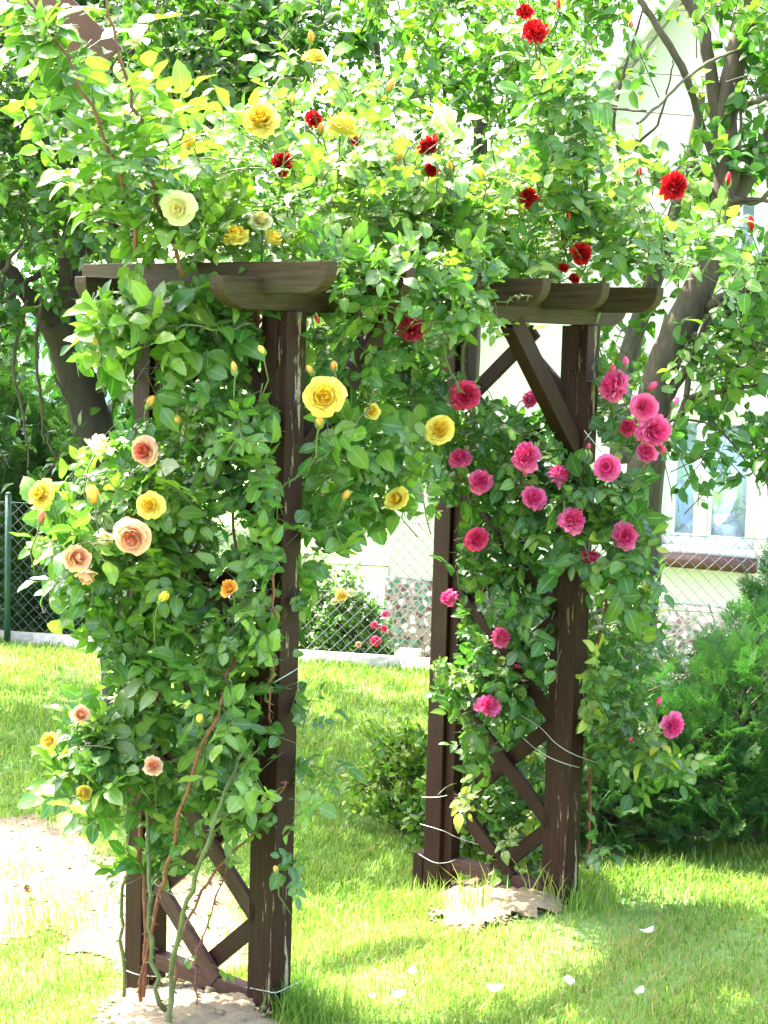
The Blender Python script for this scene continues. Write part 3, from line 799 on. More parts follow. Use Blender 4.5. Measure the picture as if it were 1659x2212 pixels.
fill(yr, [(440,590),(560,680),(540,780),(420,720),(430,650)], lambda X, Y: 4.7, 13, .062, OUT, .4, jit=.05)
fill(yr, [(645,700),(760,700),(830,800),(840,1000),(760,1210),(690,1230),(660,1100),(655,900)], lambda X, Y: 4.75+.0012*(X-650), 34, .058, OUT, .47, jit=.1)
fill(yr, [(640,1120),(730,1130),(740,1290),(690,1400),(640,1420)], lambda X, Y: 4.66, 11, .052, OUT, .45, jit=.06)
fill(yr, [(840,940),(950,960),(940,1090),(900,1150),(820,1120)], lambda X, Y: 4.95, 12, .055, OUT, .6, jit=.06)
fill(yr, [(640,1470),(680,1450),(700,1520),(650,1560)], lambda X, Y: 4.66, 4, .045, OUT, .35, jit=.03)
fill(yr, [(640,1570),(720,1590),(720,1650),(650,1700)], lambda X, Y: 4.62, 8, .045, OUT, .4, jit=.04)
fill(yr, [(420,1780),(640,1720),(660,1880),(600,1900),(540,1930),(380,1900)], lambda X, Y: 4.55, 12, .044, OUT, .5, nl=(2, 3), jit=.06)
fill(yr, [(255,1810),(350,1800),(360,1900),(270,1880)], lambda X, Y: 4.7, 10, .045, OUT, .5, jit=.06)
fill(yr, [(270,2020),(310,2020),(310,2060),(270,2060)], lambda X, Y: 4.7, 2, .03, OUT, .5, nl=(1, 2), jit=.01)
fill(yr, [(400,2020),(450,2010),(450,2070),(410,2070)], lambda X, Y: 4.6, 2, .03, OUT, .8, nl=(1, 2), jit=.01)
# growth lying on the roof of the arch
def roof_fill(rose, n, u, v, z, size, tint, hump=None):
    for _ in range(n):
        uu, vv = rng.uniform(*u), rng.uniform(*v); q = rng.random()**.8
        zz = z[0]+(z[1]-z[0])*q*(hump(uu, vv) if hump else 1)
        p = aw(uu, vv, zz); d = Vector(rng.normal(0, .6, 3))+Vector((-.1, -.35, .5)); d.normalize()
        L = rng.uniform(.09, .2)
        rose.sprig(p, d, L, int(rng.integers(3, 6)), size, Vector((-.2, -.7, .4)), tint+.25*q+rng.normal(0, .12))
hump = lambda u, v: .55+.45*math.cos((v-.5)*1.6)
roof_fill(yr, 160, (-.72, .1), (-.2, 1.15), (2.07, 2.42), .047, .5, hump)
roof_fill(yr, 16, (-.72, -.2), (-.3, .3), (2.08, 2.4), .062, .5)
fill(yr, [(150,460),(260,380),(420,430),(640,470),(720,560),(250,565),(170,540)], lambda X, Y: 4.72, 30, .052, OUT, .68, jit=.1)
fill(yr, [(560,110),(800,120),(900,210),(1000,300),(950,420),(640,420),(540,330)], lambda X, Y: 5.2, 34, .045, OUT, .72, jit=.15)
fill(yr, [(720,545),(1060,560),(1075,640),(960,700),(800,680),(730,640)], lambda X, Y: 4.58+.0011*(X-700), 52, .045, OUT, .55, jit=.05)
# long upright shoots at the top left
def shoot(rose, root, pts, r0, r1, nleaf, size, tint, mat, nm='cane'):
    rose.cane(nm, pts, r0, r1, mat, root)
    Q = sm_path(pts, 8)
    for i in range(nleaf):
        t = (i+.5)/nleaf*(len(Q)-1); k = int(t); q = Q[k].lerp(Q[min(k+1, len(Q)-1)], t-k)
        a = i*2.4; d = Vector((math.cos(a), math.sin(a)*.7-.3, .15+rng.normal(0, .2)))
        rose.leaf(q, d, Vector((rng.normal(0, .3), -.35, 1)), size*rng.uniform(.8, 1.15), tint+rng.normal(0, .15))
shoot(yr, yroot, [at(300,560,4.6), at(272,420,4.55), at(228,300,4.5), at(140,120,4.46), at(50,-20,4.44)], .0065, .0035, 16, .07, .55, M['cane_brown'])
shoot(yr, yroot, [at(400,600,4.62), at(342,440,4.57), at(305,290,4.52), at(262,140,4.5), at(225,-30,4.5)], .0065, .0035, 16, .07, .55, M['cane_brown'])
fill(yr, [(-40,-30),(60,-20),(150,80),(140,160),(40,60)], lambda X, Y: 4.6, 10, .07, OUT, .6, jit=.05)
fill(yr, [(150,120),(330,40),(360,200),(420,330),(330,420),(210,340),(120,250)], lambda X, Y: 4.72, 6, .066, OUT, .6, jit=.05)
for pts, r0, r1, mt in [
  ([(365,2240,4.45),(372,2100,4.47),(405,1950,4.45),(445,1820,4.43),(495,1690,4.46),(540,1590,4.55)], .0085, .005, 'cane_green'),
  ([(352,2180,4.55),(330,2050,4.57),(322,1900,4.6),(315,1700,4.65),(318,1500,4.7),(300,1250,4.72),(250,1100,4.68)], .0075, .004, 'cane_green'),
  ([(300,2165,4.66),(330,2000,4.56),(372,1830,4.48),(425,1640,4.44),(488,1490,4.44),(520,1330,4.6),(500,1050,4.75)], .0065, .004, 'cane_brown'),
  ([(268,2150,4.76),(263,2000,4.77),(275,1850,4.77),(290,1650,4.76),(260,1450,4.74),(240,1260,4.7)], .006, .004, 'cane_green'),
  ([(368,2200,4.5),(385,2050,4.52),(420,1960,4.56),(470,1880,4.6),(560,1780,4.58),(620,1690,4.56)], .005, .003, 'cane_brown'),
  ([(310,2150,4.7),(312,1980,4.7),(305,1760,4.72),(340,1500,4.75),(420,1200,4.76),(540,950,4.8),(556,720,4.78),(560,600,4.8)], .007, .005, 'cane_brown'),
  ([(425,2200,4.6),(420,2080,4.62),(440,2010,4.65),(500,1830,4.62)], .003, .002, 'cane_brown'),
  ([(545,700,4.62),(470,712,4.55),(380,705,4.55),(310,735,4.55),(235,780,4.52)], .004, .002, 'cane_green'),
  ([(590,1230,4.5),(592,1330,4.5),(585,1450,4.52),(580,1560,4.55)], .004, .003, 'cane_brown'),
  ([(430,1850,4.6),(480,1780,4.55),(560,1700,4.5)], .004, .002, 'cane_green'),
  ([(560,1090,4.62),(640,1030,4.52),(720,960,4.6),(780,900,4.7),(830,820,4.8)], .004, .002, 'cane_green'),
  ([(700,590,4.95),(790,600,5.0),(860,590,5.0),(960,570,5.1)], .006, .004, 'cane_green'),
  ([(912,560,5.1),(960,620,5.1),(975,680,5.12),(960,760,5.1),(1000,850,5.15)], .005, .003, 'cane_green')]:
    yr.cane('cane', [at(*q) for q in pts], r0, r1, M[mt], yroot)
front = (0, -1, .25)
for X, Y, px, dep, mat, st, fc in [
  (680,135,62,5.1,'yellow','cup',(-.1,-.5,1)),(567,268,84,4.75,'yellow','cup',(-.1,-1,.45)),(735,290,78,5.0,'yellow','cup',(.2,-.5,.9)),
  (930,268,78,5.0,'pale','side',(.9,-.3,.5)),(418,318,44,4.7,'yellow','side',(-.4,-.4,.9)),(388,450,84,4.5,'pale','cup',(-.3,-1,-.1)),
  (565,485,52,4.7,'pale','cup',(.2,-.6,.8)),(510,525,62,4.62,'yellow','cup',(-.1,-.5,.8)),(577,526,48,4.68,'yellow','side',(.3,-.5,.8)),
  (697,858,94,4.45,'yellow','cup',(.05,-1,.2)),(797,885,46,4.8,'yellow','side',(.8,-.5,-.1)),(950,932,68,4.95,'yellow','cup',(0,-1,.35)),(865,1078,58,4.85,'yellow','side',(-.5,-.8,.3)),
  (205,980,60,4.5,'pale','side',(-.1,-.4,1)),(318,975,68,4.5,'coral','cup',(-.3,-1,.3)),(97,1068,68,4.45,'yellow','cup',(-.5,-.9,.2)),
  (325,1092,68,4.4,'yellow','cup',(.1,-1,.5)),(220,1140,66,4.47,'pale','side',(-.3,-.4,-.9)),(288,1155,88,4.38,'peach','cup',(-.15,-1,.2)),
  (150,1208,66,4.42,'peach','side',(.5,-.7,.3)),(185,1225,50,4.45,'peach','side',(.2,-.5,-.7)),(500,1278,44,4.42,'apricot','side',(-.2,-.8,.5)),(172,1552,50,4.5,'peach','side',(.1,-.6,.8)),
  (112,1602,44,4.5,'yellow','cup',(-.4,-.9,.4)),(185,1705,42,4.5,'yellow','side',(.2,-.8,-.6)),(330,1655,46,4.45,'peach','open',(.1,-.8,.6))]:
    lb = {'coral': 'coral bloom with peach outer petals', 'peach': 'pale peach bloom', 'pale': 'pale cream yellow bloom', 'apricot': 'apricot half open bloom'}.get(mat)
    bloom(yroot, yr, X, Y, px, dep, mat, st, fc, lb)
for X, Y, px, dep, mat in [(188,397,22,4.7,'apricot'),(838,198,22,5.1,'apricot'),(508,808,20,4.45,'apricot'),(690,922,22,4.45,'apricot'),(318,878,24,4.55,'apricot'),(388,915,22,4.55,'apricot'),(740,1080,20,4.6,'apricot'),(570,764,17,4.4,'yellow'),(855,350,16,5.1,'apricot'),(975,372,22,5.1,'apricot'),(1045,388,22,5.1,'yellow'),(205,1088,38,4.42,'apricot'),(85,1132,22,4.45,'coral'),(345,1298,26,4.42,'yellow'),(432,1560,22,4.42,'yellow'),(690,290,18,5.,'apricot'),(675,808,18,4.5,'apricot'),(722,800,20,4.5,'apricot'),(212,748,18,4.5,'apricot'),(598,1885,14,4.42,'apricot'),(672,90,18,5.1,'apricot'),(628,225,18,4.9,'yellow')]:
    bloom(yroot, yr, X, Y, px, dep, mat, 'bud', (rng.normal(0, .25), -.3, 1))

# --- red rose on top ---------------------------------------------------
rr_ = Rose(); rroot = thing('red_climbing_rose', 'climbing rose with deep red blooms and tall shoots over the top right of the arch', 'climbing rose', aw(-.3, W_+.2, 0))
roof_fill(rr_, 120, (-.7, .12), (.75, 1.75), (2.07, 2.36), .047, .5)
fill(rr_, [(1000,430),(1300,430),(1440,480),(1560,470),(1640,540),(1600,640),(1420,605),(1180,600),(1000,560)], lambda X, Y: 5.6, 42, .05, OUT, .5, jit=.15)
fill(rr_, [(1130,130),(1300,160),(1290,420),(1140,420)], lambda X, Y: 5.45, 20, .062, OUT, .42, jit=.12)
fill(rr_, [(640,240),(800,250),(980,300),(1100,420),(1100,540),(820,480)], lambda X, Y: 5.45, 20, .054, OUT, .5, jit=.1)
fill(rr_, [(930,600),(1060,610),(1160,640),(1120,710),(1040,720),(960,690)], lambda X, Y: 5.0, 11, .045, OUT, .75, nl=(2, 4), jit=.05)
for pts, r0, r1 in [
  ([(1250,800,5.75),(1300,640,5.7),(1306,540,5.6),(1265,495,5.6),(1205,545,5.6),(1185,610,5.65)], .007, .006),
  ([(1215,520,5.6),(1205,400,5.55),(1190,250,5.5),(1170,120,5.48),(1155,70,5.45)], .005, .003),
  ([(1272,500,5.6),(1268,400,5.55),(1262,250,5.52),(1255,120,5.5)], .005, .003),
  ([(1230,560,5.6),(1165,420,5.5),(1150,250,5.5),(1135,60,5.48)], .004, .002),
  ([(1390,620,5.7),(1400,520,5.68),(1384,390,5.65)], .004, .002),
  ([(1480,600,5.75),(1455,500,5.7),(1450,420,5.68)], .004, .002),
  ([(1500,620,5.8),(1560,500,5.75),(1572,410,5.7)], .004, .002),
  ([(1540,640,5.8),(1600,570,5.75),(1622,505,5.72)], .003, .002),
  ([(980,690,5.1),(1060,660,5.02),(1110,640,5.0),(1140,640,5.0)], .003, .0015),
  ([(1010,700,5.7),(1000,800,5.7),(1020,900,5.7),(1060,1000,5.75)], .006, .005),
  ([(860,600,5.3),(760,560,5.2),(640,500,5.1)], .006, .004)]:
    rr_.cane('cane', [at(*q) for q in pts], r0, r1, M['cane_green'], rroot)
shoot(rr_, rroot, [at(1215,520,5.6), at(1200,330,5.52), at(1165,150,5.48), at(1140,-20,5.47)], .004, .002, 18, .06, .5, M['cane_green'])
shoot(rr_, rroot, [at(1272,500,5.6), at(1264,330,5.54), at(1262,140,5.5)], .004, .002, 14, .068, .4, M['cane_green'])
for X, Y, px, dep, st, fc in [(1135,30,40,5.45,'open',(-.1,-.6,.8)),(1155,78,64,5.42,'open',(.1,-.9,.4)),(675,262,44,5.5,'open',(0,-.7,.6)),(765,302,30,5.4,'open',(.4,-.7,.3)),(615,355,52,5.0,'open',(-.7,-.7,.2)),(918,306,50,5.3,'open',(0,-.5,-.7)),(930,368,34,5.2,'open',(.2,-.9,.2)),(1145,430,48,5.4,'open',(-.8,-.6,.3)),(1452,408,72,5.6,'open',(0,-1,.3)),(1250,545,56,5.5,'open',(.4,-.6,-.4)),(1240,604,26,5.75,'open',(0,-.8,.5)),(1218,575,26,5.52,'open',(-.4,-.6,-.5))]:
    bloom(rroot, rr_, X, Y, px, dep, 'red', st, fc)
for X, Y, px, dep in [(1380,382,18,5.62),(1570,402,20,5.68),(1623,498,22,5.7),(1228,470,12,5.4),(900,530,10,5.0),(850,540,9,5.),(1363,60,12,5.5),(1205,20,14,5.45),(683,680,14,4.62),(733,745,12,4.9),(385,824,12,4.85)]:
    bloom(rroot, rr_, X, Y, px, dep, 'red', 'bud', (rng.normal(0, .2), -.3, 1 if Y != 680 else -1))

# --- pink rose on the right side ---------------------------------------
pr = Rose(); proot = thing('pink_climbing_rose', 'climbing rose with pink blooms on the right side of the arch', 'climbing rose', aw(-.3, W_+.1, 0))
def rdep(X, Y): return float(np.interp(X, [930, 1010, 1240, 1330, 1450], [5.85, 5.95, 5.68, 5.72, 5.85]))
fill(pr, [(940,800),(1060,830),(1200,960),(1250,1000),(1210,1230),(1190,1480),(1060,1480),(1000,1440),(985,1250),(950,1060),(900,960),(890,860)], lambda X, Y: rdep(X, Y)+.02, 125, .045, OUT, .33, jit=.12)
fill(pr, [(950,850),(1060,880),(1200,1010),(1195,1200),(1100,1260),(1010,1220),(940,1040)], lambda X, Y: rdep(X, Y)-.22, 40, .05, OUT, .4, jit=.06)
fill(pr, [(1210,1020),(1290,1000),(1400,1020),(1420,1150),(1390,1240),(1270,1250),(1215,1150)], lambda X, Y: 5.5, 48, .06, OUT, .42, jit=.06)
fill(pr, [(1260,1240),(1400,1220),(1425,1400),(1330,1620),(1260,1640),(1255,1450)], lambda X, Y: 5.8, 42, .048, OUT, .55, jit=.1)
fill(pr, [(1260,1500),(1420,1560),(1470,1640),(1440,1690),(1280,1640)], lambda X, Y: 5.7, 18, .046, OUT, .6, jit=.08)
fill(pr, [(1290,800),(1420,830),(1440,960),(1340,1000),(1300,900)], lambda X, Y: 5.75, 14, .05, OUT, .42, jit=.06)
fill(pr, [(1020,1240),(1200,1240),(1190,1500),(1060,1520)], lambda X, Y: 5.9, 24, .05, OUT, .35, jit=.08)
fill(pr, [(985,1440),(1100,1430),(1130,1560),(1050,1640),(985,1620)], lambda X, Y: 5.85, 24, .048, OUT, .5, jit=.08)
fill(pr, [(1060,1560),(1190,1540),(1180,1800),(1080,1840)], lambda X, Y: 6.1, 36, .048, OUT, .45, jit=.1)
fill(pr, [(960,1680),(1060,1670),(1060,1720),(970,1720)], lambda X, Y: 5.75, 5, .042, OUT, .75, nl=(2, 3), jit=.03)
fill(pr, [(1080,1780),(1180,1770),(1170,1880),(1090,1880)], lambda X, Y: 5.95, 10, .042, OUT, .6, nl=(2, 3), jit=.05)
fill(pr, [(930,1440),(990,1430),(1000,1500),(935,1500)], lambda X, Y: 5.75, 5, .042, OUT, .7, nl=(2, 3), jit=.03)
fill(pr, [(1250,1790),(1290,1780),(1290,1840),(1255,1840)], lambda X, Y: 5.65, 2, .042, OUT, .4, nl=(2, 3), jit=.02)
fill(pr, [(740,690),(900,690),(960,800),(900,900),(820,860)], lambda X, Y: 5.5, 26, .052, OUT, .4, jit=.1)
for pts, r0, r1, mt in [
  ([(1150,1950,5.95),(1130,1780,6.0),(1090,1600,6.0),(1075,1400,5.95),(1040,1200,5.9),(1000,1000,5.85)], .007, .004, 'cane_green'),
  ([(1100,1930,6.1),(1140,1760,6.1),(1150,1560,6.05),(1120,1380,6.),(1150,1180,5.85),(1190,1050,5.8)], .007, .004, 'cane_green'),
  ([(1270,1880,5.85),(1275,1700,5.85),(1262,1500,5.8),(1300,1350,5.75),(1330,1200,5.7),(1390,1000,5.75),(1400,900,5.72)], .007, .004, 'cane_brown'),
  ([(1265,1560,5.78),(1330,1490,5.75),(1390,1400,5.8)], .004, .002, 'cane_green'),
  ([(1280,1650,5.8),(1380,1590,5.72),(1440,1575,5.65)], .003, .002, 'cane_green'),
  ([(1040,1740,6.),(1080,1800,6.),(1110,1900,6.)], .004, .003, 'cane_green'),
  ([(940,1500,5.85),(990,1450,5.8),(1040,1470,5.75)], .003, .002, 'cane_green')]:
    pr.cane('cane', [at(*q) for q in pts], r0, r1, M[mt], proot)
for X, Y, px, dep, mat, st, fc in [
  (892,718,60,5.4,'pinkred','open',(-.1,-.8,.3)),(1008,858,74,5.5,'pinkred','open',(-.2,-.9,.3)),(1338,840,74,5.6,'pink','open',(-.5,-.7,.5)),(1390,878,58,5.55,'pink','cup',(.1,-1,.2)),
  (1405,928,78,5.58,'pink','open',(.3,-.9,.2)),(1396,975,52,5.6,'pink','open',(.2,-.8,-.4)),(1362,925,40,5.65,'pinkred','open',(-.6,-.7,.1)),(1313,1012,64,5.42,'pink','cup',(-.05,-1,.2)),
  (998,996,58,5.6,'pink','open',(-.2,-.9,.3)),(1037,1043,56,5.58,'pink','open',(.1,-.8,.5)),(1140,990,66,5.5,'pink','open',(-.2,-.8,.4)),(1152,1078,58,5.5,'pink','open',(0,-.9,.4)),
  (1198,1030,52,5.52,'pink','open',(.6,-.7,.2)),(1233,1130,68,5.42,'pink','open',(-.1,-.9,.3)),(1352,1157,64,5.45,'pink','open',(.1,-.9,.3)),(1278,1195,42,5.5,'pinkred','open',(0,-.6,-.5)),
  (1028,1168,58,5.6,'pinkred','open',(0,-.9,.4)),(978,1290,42,5.6,'pink','open',(-.7,-.6,.1)),(1073,1378,56,5.7,'pink','open',(.7,-.6,.2)),(1053,1530,60,5.7,'pink','open',(0,-.7,.6)),(1450,1565,58,5.6,'pink','open',(.35,-.8,.1)),(1137,862,44,5.9,'pink','open',(.5,-.7,.2))]:
    bloom(proot, pr, X, Y, px, dep, mat, st, fc)
for X, Y, px, dep, mat in [(1323,810,18,5.6,'pinkred'),(1352,792,18,5.6,'pink'),(1397,842,22,5.6,'pink'),(1455,878,20,5.6,'pink'),(1437,982,16,5.6,'pinkred'),(1420,1524,16,5.6,'pinkred'),(1360,1600,13,5.6,'pinkred'),(1405,1265,14,5.6,'pinkred'),(1127,972,14,5.5,'pinkred'),(1135,1030,12,5.5,'pinkred'),(912,1075,12,5.5,'pink'),(1270,970,12,5.5,'pinkred'),(1125,1440,12,5.8,'pinkred')]:
    bloom(proot, pr, X, Y, px, dep, mat, 'bud', (rng.normal(0, .25), -.3, 1))

finish(yr, yroot, M['rose_leaf']); finish(rr_, rroot, M['red_leaf']); finish(pr, proot, M['pink_leaf'])

# ------------------------------------------------------------------ trees
TT = leaf_template(4, .5, .25, .2); TT5 = leaf_template(5, .5, .3, .25)
def twig_cloud(cent, dirs, m, ln, tint, tw, tsd=.15, flat=.8, aspect=.55, droop=.1, tk=1.):
    """leaves along short twigs: cent (N,3), dirs (N,3)"""
    Nn = len(cent); d = nrm(dirs)
    tl = rng.uniform(.14, .34, Nn)*tk
    tw.sticks(cent-d*tl[:, None]*.3, cent+d*tl[:, None], .003, .0012, .4)
    s = rng.uniform(0, 1, (Nn, m))
    p = cent[:, None]+d[:, None]*(tl[:, None]*s)[..., None]+rng.normal(0, .012, (Nn, m, 3))
    rd = rng.normal(0, 1, (Nn, m, 3)); ld = nrm(nrm(rd)*.9+d[:, None]*.7-np.array([0, 0, droop]))
    nv = rng.normal(0, 1-flat+.25, (Nn, m, 3))+np.array([0, -.15, .8])
    L = ln*rng.uniform(.65, 1.25, (Nn, m))
    t = np.clip(tint[:, None]+rng.normal(0, tsd, (Nn, m)), 0, 1)
    return p.reshape(-1, 3), ld.reshape(-1, 3), nv.reshape(-1, 3), L.ravel(), L.ravel()*aspect*rng.uniform(.85, 1.15, Nn*m), t.ravel()
def branch(pts, r0, r1, mat, parent, nm='branch', sides=6, n=5, wob_=.0):
    Q = sm_path([at(*q) if not isinstance(q, Vector) else q for q in pts], n)
    if wob_: Q = [q+Vector(rng.normal(0, wob_, 3)) for q in Q]
    m = MB(); m.tube(Q, np.linspace(r0, r1, len(Q))*(1+rng.normal(0, .04, len(Q))), sides)
    o = m.build(nm, mat, None, True); keep(o, parent); return Q
def region_centres(poly, d0, d1, n):
    P = np.array(poly); out = []
    while len(out) < n:
        X = rng.uniform(P[:, 0].min(), P[:, 0].max(), 400); Y = rng.uniform(P[:, 1].min(), P[:, 1].max(), 400)
        m = inpoly(X, Y, poly)
        for x, y in zip(X[m], Y[m]): out.append(tuple(at(x, y, rng.uniform(d0, d1))))
    return np.array(out[:n])
def crown(root, mat, parts, ln, seed_t=.45, m=14, aspect=.55, clump=.35, tmpl=TT, bark=None, holes=()):
    tw = MB(); acc = []
    for poly, d0, d1, n, tint in parts:
        c = region_centres(poly, d0, d1, n)
        # gather into clumps so gaps open between them
        k = max(3, n//9); a = c[:k]; j = np.argmin(((c[:, None]-a[None])**2).sum(-1), 1)
        c = c+(a[j]-c)*clump
        X, Y = proj(c); kp = np.ones(len(c), bool); r_ = rng.random(len(c))
        for hp, pr_ in holes: kp &= ~(inpoly(X, Y, hp) & (r_ < pr_))
        c = c[kp]; j = j[kp]
        dr = rng.normal(0, .6, (len(c), 3))+np.array([0, -.1, .5])
        ct = rng.normal(0, .14, k)[j]
        acc.append(twig_cloud(c, dr, m, ln, tint+ct, tw, aspect=aspect))
    cat_ = [np.concatenate(z) for z in zip(*acc)]
    v, f, t, ac = leaves_mesh(*cat_, tmpl)
    keep(mk('crown', v, f, mat, None, True, {'tint': t}), root)
    keep(tw.build('twigs', M['twig'], None), root)

# dark tree on the left
lt = thing('pear_tree', 'dark trunked tree with drooping branches at the left edge', 'tree', (-1.35, 8.3, float(g(-1.35, 8.3))))
base = Vector((-1.2, 8.3, float(g(-1.2, 8.3))-.05))
branch([base, at(262,1300,8.3), at(235,1080,8.3), at(200,920,8.3), at(150,760,8.3), at(118,690,8.25)], .13, .085, M['bark_dark'], lt, 'trunk', 8)
branch([at(165,800,8.3), at(178,680,8.32), at(165,560,8.35), at(170,420,8.4), at(160,200,8.5), at(170,-60,8.6)], .085, .045, M['bark_dark'], lt, 'trunk', 8)
for pts, r0 in [([(122,700,8.25),(60,640,8.1),(0,560,8.),(-80,500,7.9)], .05), ([(118,690,8.25),(140,600,8.1),(110,480,8.),(60,350,7.9)], .04),
  ([(150,600,8.3),(90,590,8.0),(20,640,7.8),(-40,690,7.8)], .02), ([(90,640,8.1),(80,760,8.),(90,880,8.),(95,960,8.)], .012), ([(60,650,8.),(30,780,7.9),(50,900,7.9),(62,1010,7.9)], .010),
  ([(120,820,8.2),(150,880,8.1),(170,960,8.1),(172,1020,8.1)], .008), ([(100,940,8.),(120,985,8.),(160,1010,8.05)], .008), ([(160,560,8.3),(260,480,8.2),(350,420,8.1)], .03),
  ([(165,420,8.3),(300,300,8.2),(420,150,8.1),(500,40,8.)], .03), ([(0,640,7.6),(20,560,7.6),(50,520,7.6),(60,470,7.6)], .014), ([(165,300,8.4),(80,180,8.2),(0,100,8.)], .03)]:
    branch(pts, r0, r0*.35, M['bark_dark'] if r0 > .015 else M['twig'], lt, wob_=.004)
crown(lt, M['pear_leaf'], [
  ([(-150,-80),(560,-80),(560,120),(420,330),(330,560),(180,560),(-150,520)], 7.2, 9.9, 760, .38),
  ([(-150,480),(190,520),(230,620),(150,760),(40,820),(-150,820)], 7.3, 8.8, 115, .3),
  ([(-700,-300),(500,-300),(480,200),(330,420),(-100,470),(-700,500)], 9.8, 11.2, 520, .38),  # deeper crown layer, added for the shade it casts on the back lawn
  ([(-800,-380),(-100,-380),(-100,450),(-800,500)], 8.2, 10.2, 800, .4),  # unseen crown beyond the left edge, added to shade the lawn
  ([(-100,780),(60,800),(140,900),(240,960),(230,1040),(40,1010),(-100,1000)], 7.8, 9.0, 60, .5),
  ([(200,760),(300,760),(300,960),(230,900)], 8.0, 8.8, 34, .4),
  ([(380,-80),(700,-80),(640,200),(480,420),(400,300)], 7.8, 9.6, 240, .25)], .066, m=15, aspect=.6, tmpl=TT5,
  holes=[([(-80,740),(125,740),(155,1000),(-80,1000)], .75), ([(100,520),(210,500),(215,760),(265,1010),(165,1010),(90,720)], .88)])

# tree behind the middle
mt_ = thing('plum_tree', 'bright leafy tree with thin upright stems behind the middle of the arch', 'tree', (.55, 8.9, float(g(.55, 8.9))))
branch([Vector((.5, 8.9, float(g(.5, 8.9))-.05)), at(1010,1000,8.9), at(1020,700,8.9), at(1030,400,8.9), at(1045,150,8.9), at(1040,-60,8.9)], .06, .022, M['bark_apple'], mt_, 'trunk', 8)
for pts, r0 in [([(1020,650,8.9),(900,480,8.7),(830,250,8.6),(800,-40,8.6)], .03), ([(1030,450,8.9),(1110,250,8.8),(1160,-40,8.8)], .022), ([(1015,800,8.9),(860,700,8.7),(740,560,8.6),(640,300,8.6),(600,-40,8.6)], .03),
  ([(900,480,8.7),(960,250,8.7),(930,-40,8.7)], .018), ([(1020,760,8.9),(900,900,8.5),(760,1000,8.3),(690,1060,8.3)], .02), ([(1025,560,8.9),(1180,470,8.7),(1290,330,8.6),(1330,200,8.6)], .022)]:
    branch(pts, r0, r0*.4, M['bark_apple'] if r0 > .02 else M['twig'], mt_, wob_=.004)
crown(mt_, M['plum_leaf'], [
  ([(520,-80),(1330,-80),(1330,250),(1300,480),(1200,620),(640,620),(560,400)], 7.6, 9.8, 720, .52),
  ([(640,640),(960,640),(960,820),(920,980),(800,1090),(660,1080)], 7.3, 8.8, 170, .45),
  ([(640,900),(760,980),(720,1150),(660,1180)], 7.4, 8.4, 30, .35)], .066, m=14, aspect=.56,
  holes=[([(1230,50),(1510,-30),(1510,400),(1220,400)], .95)])

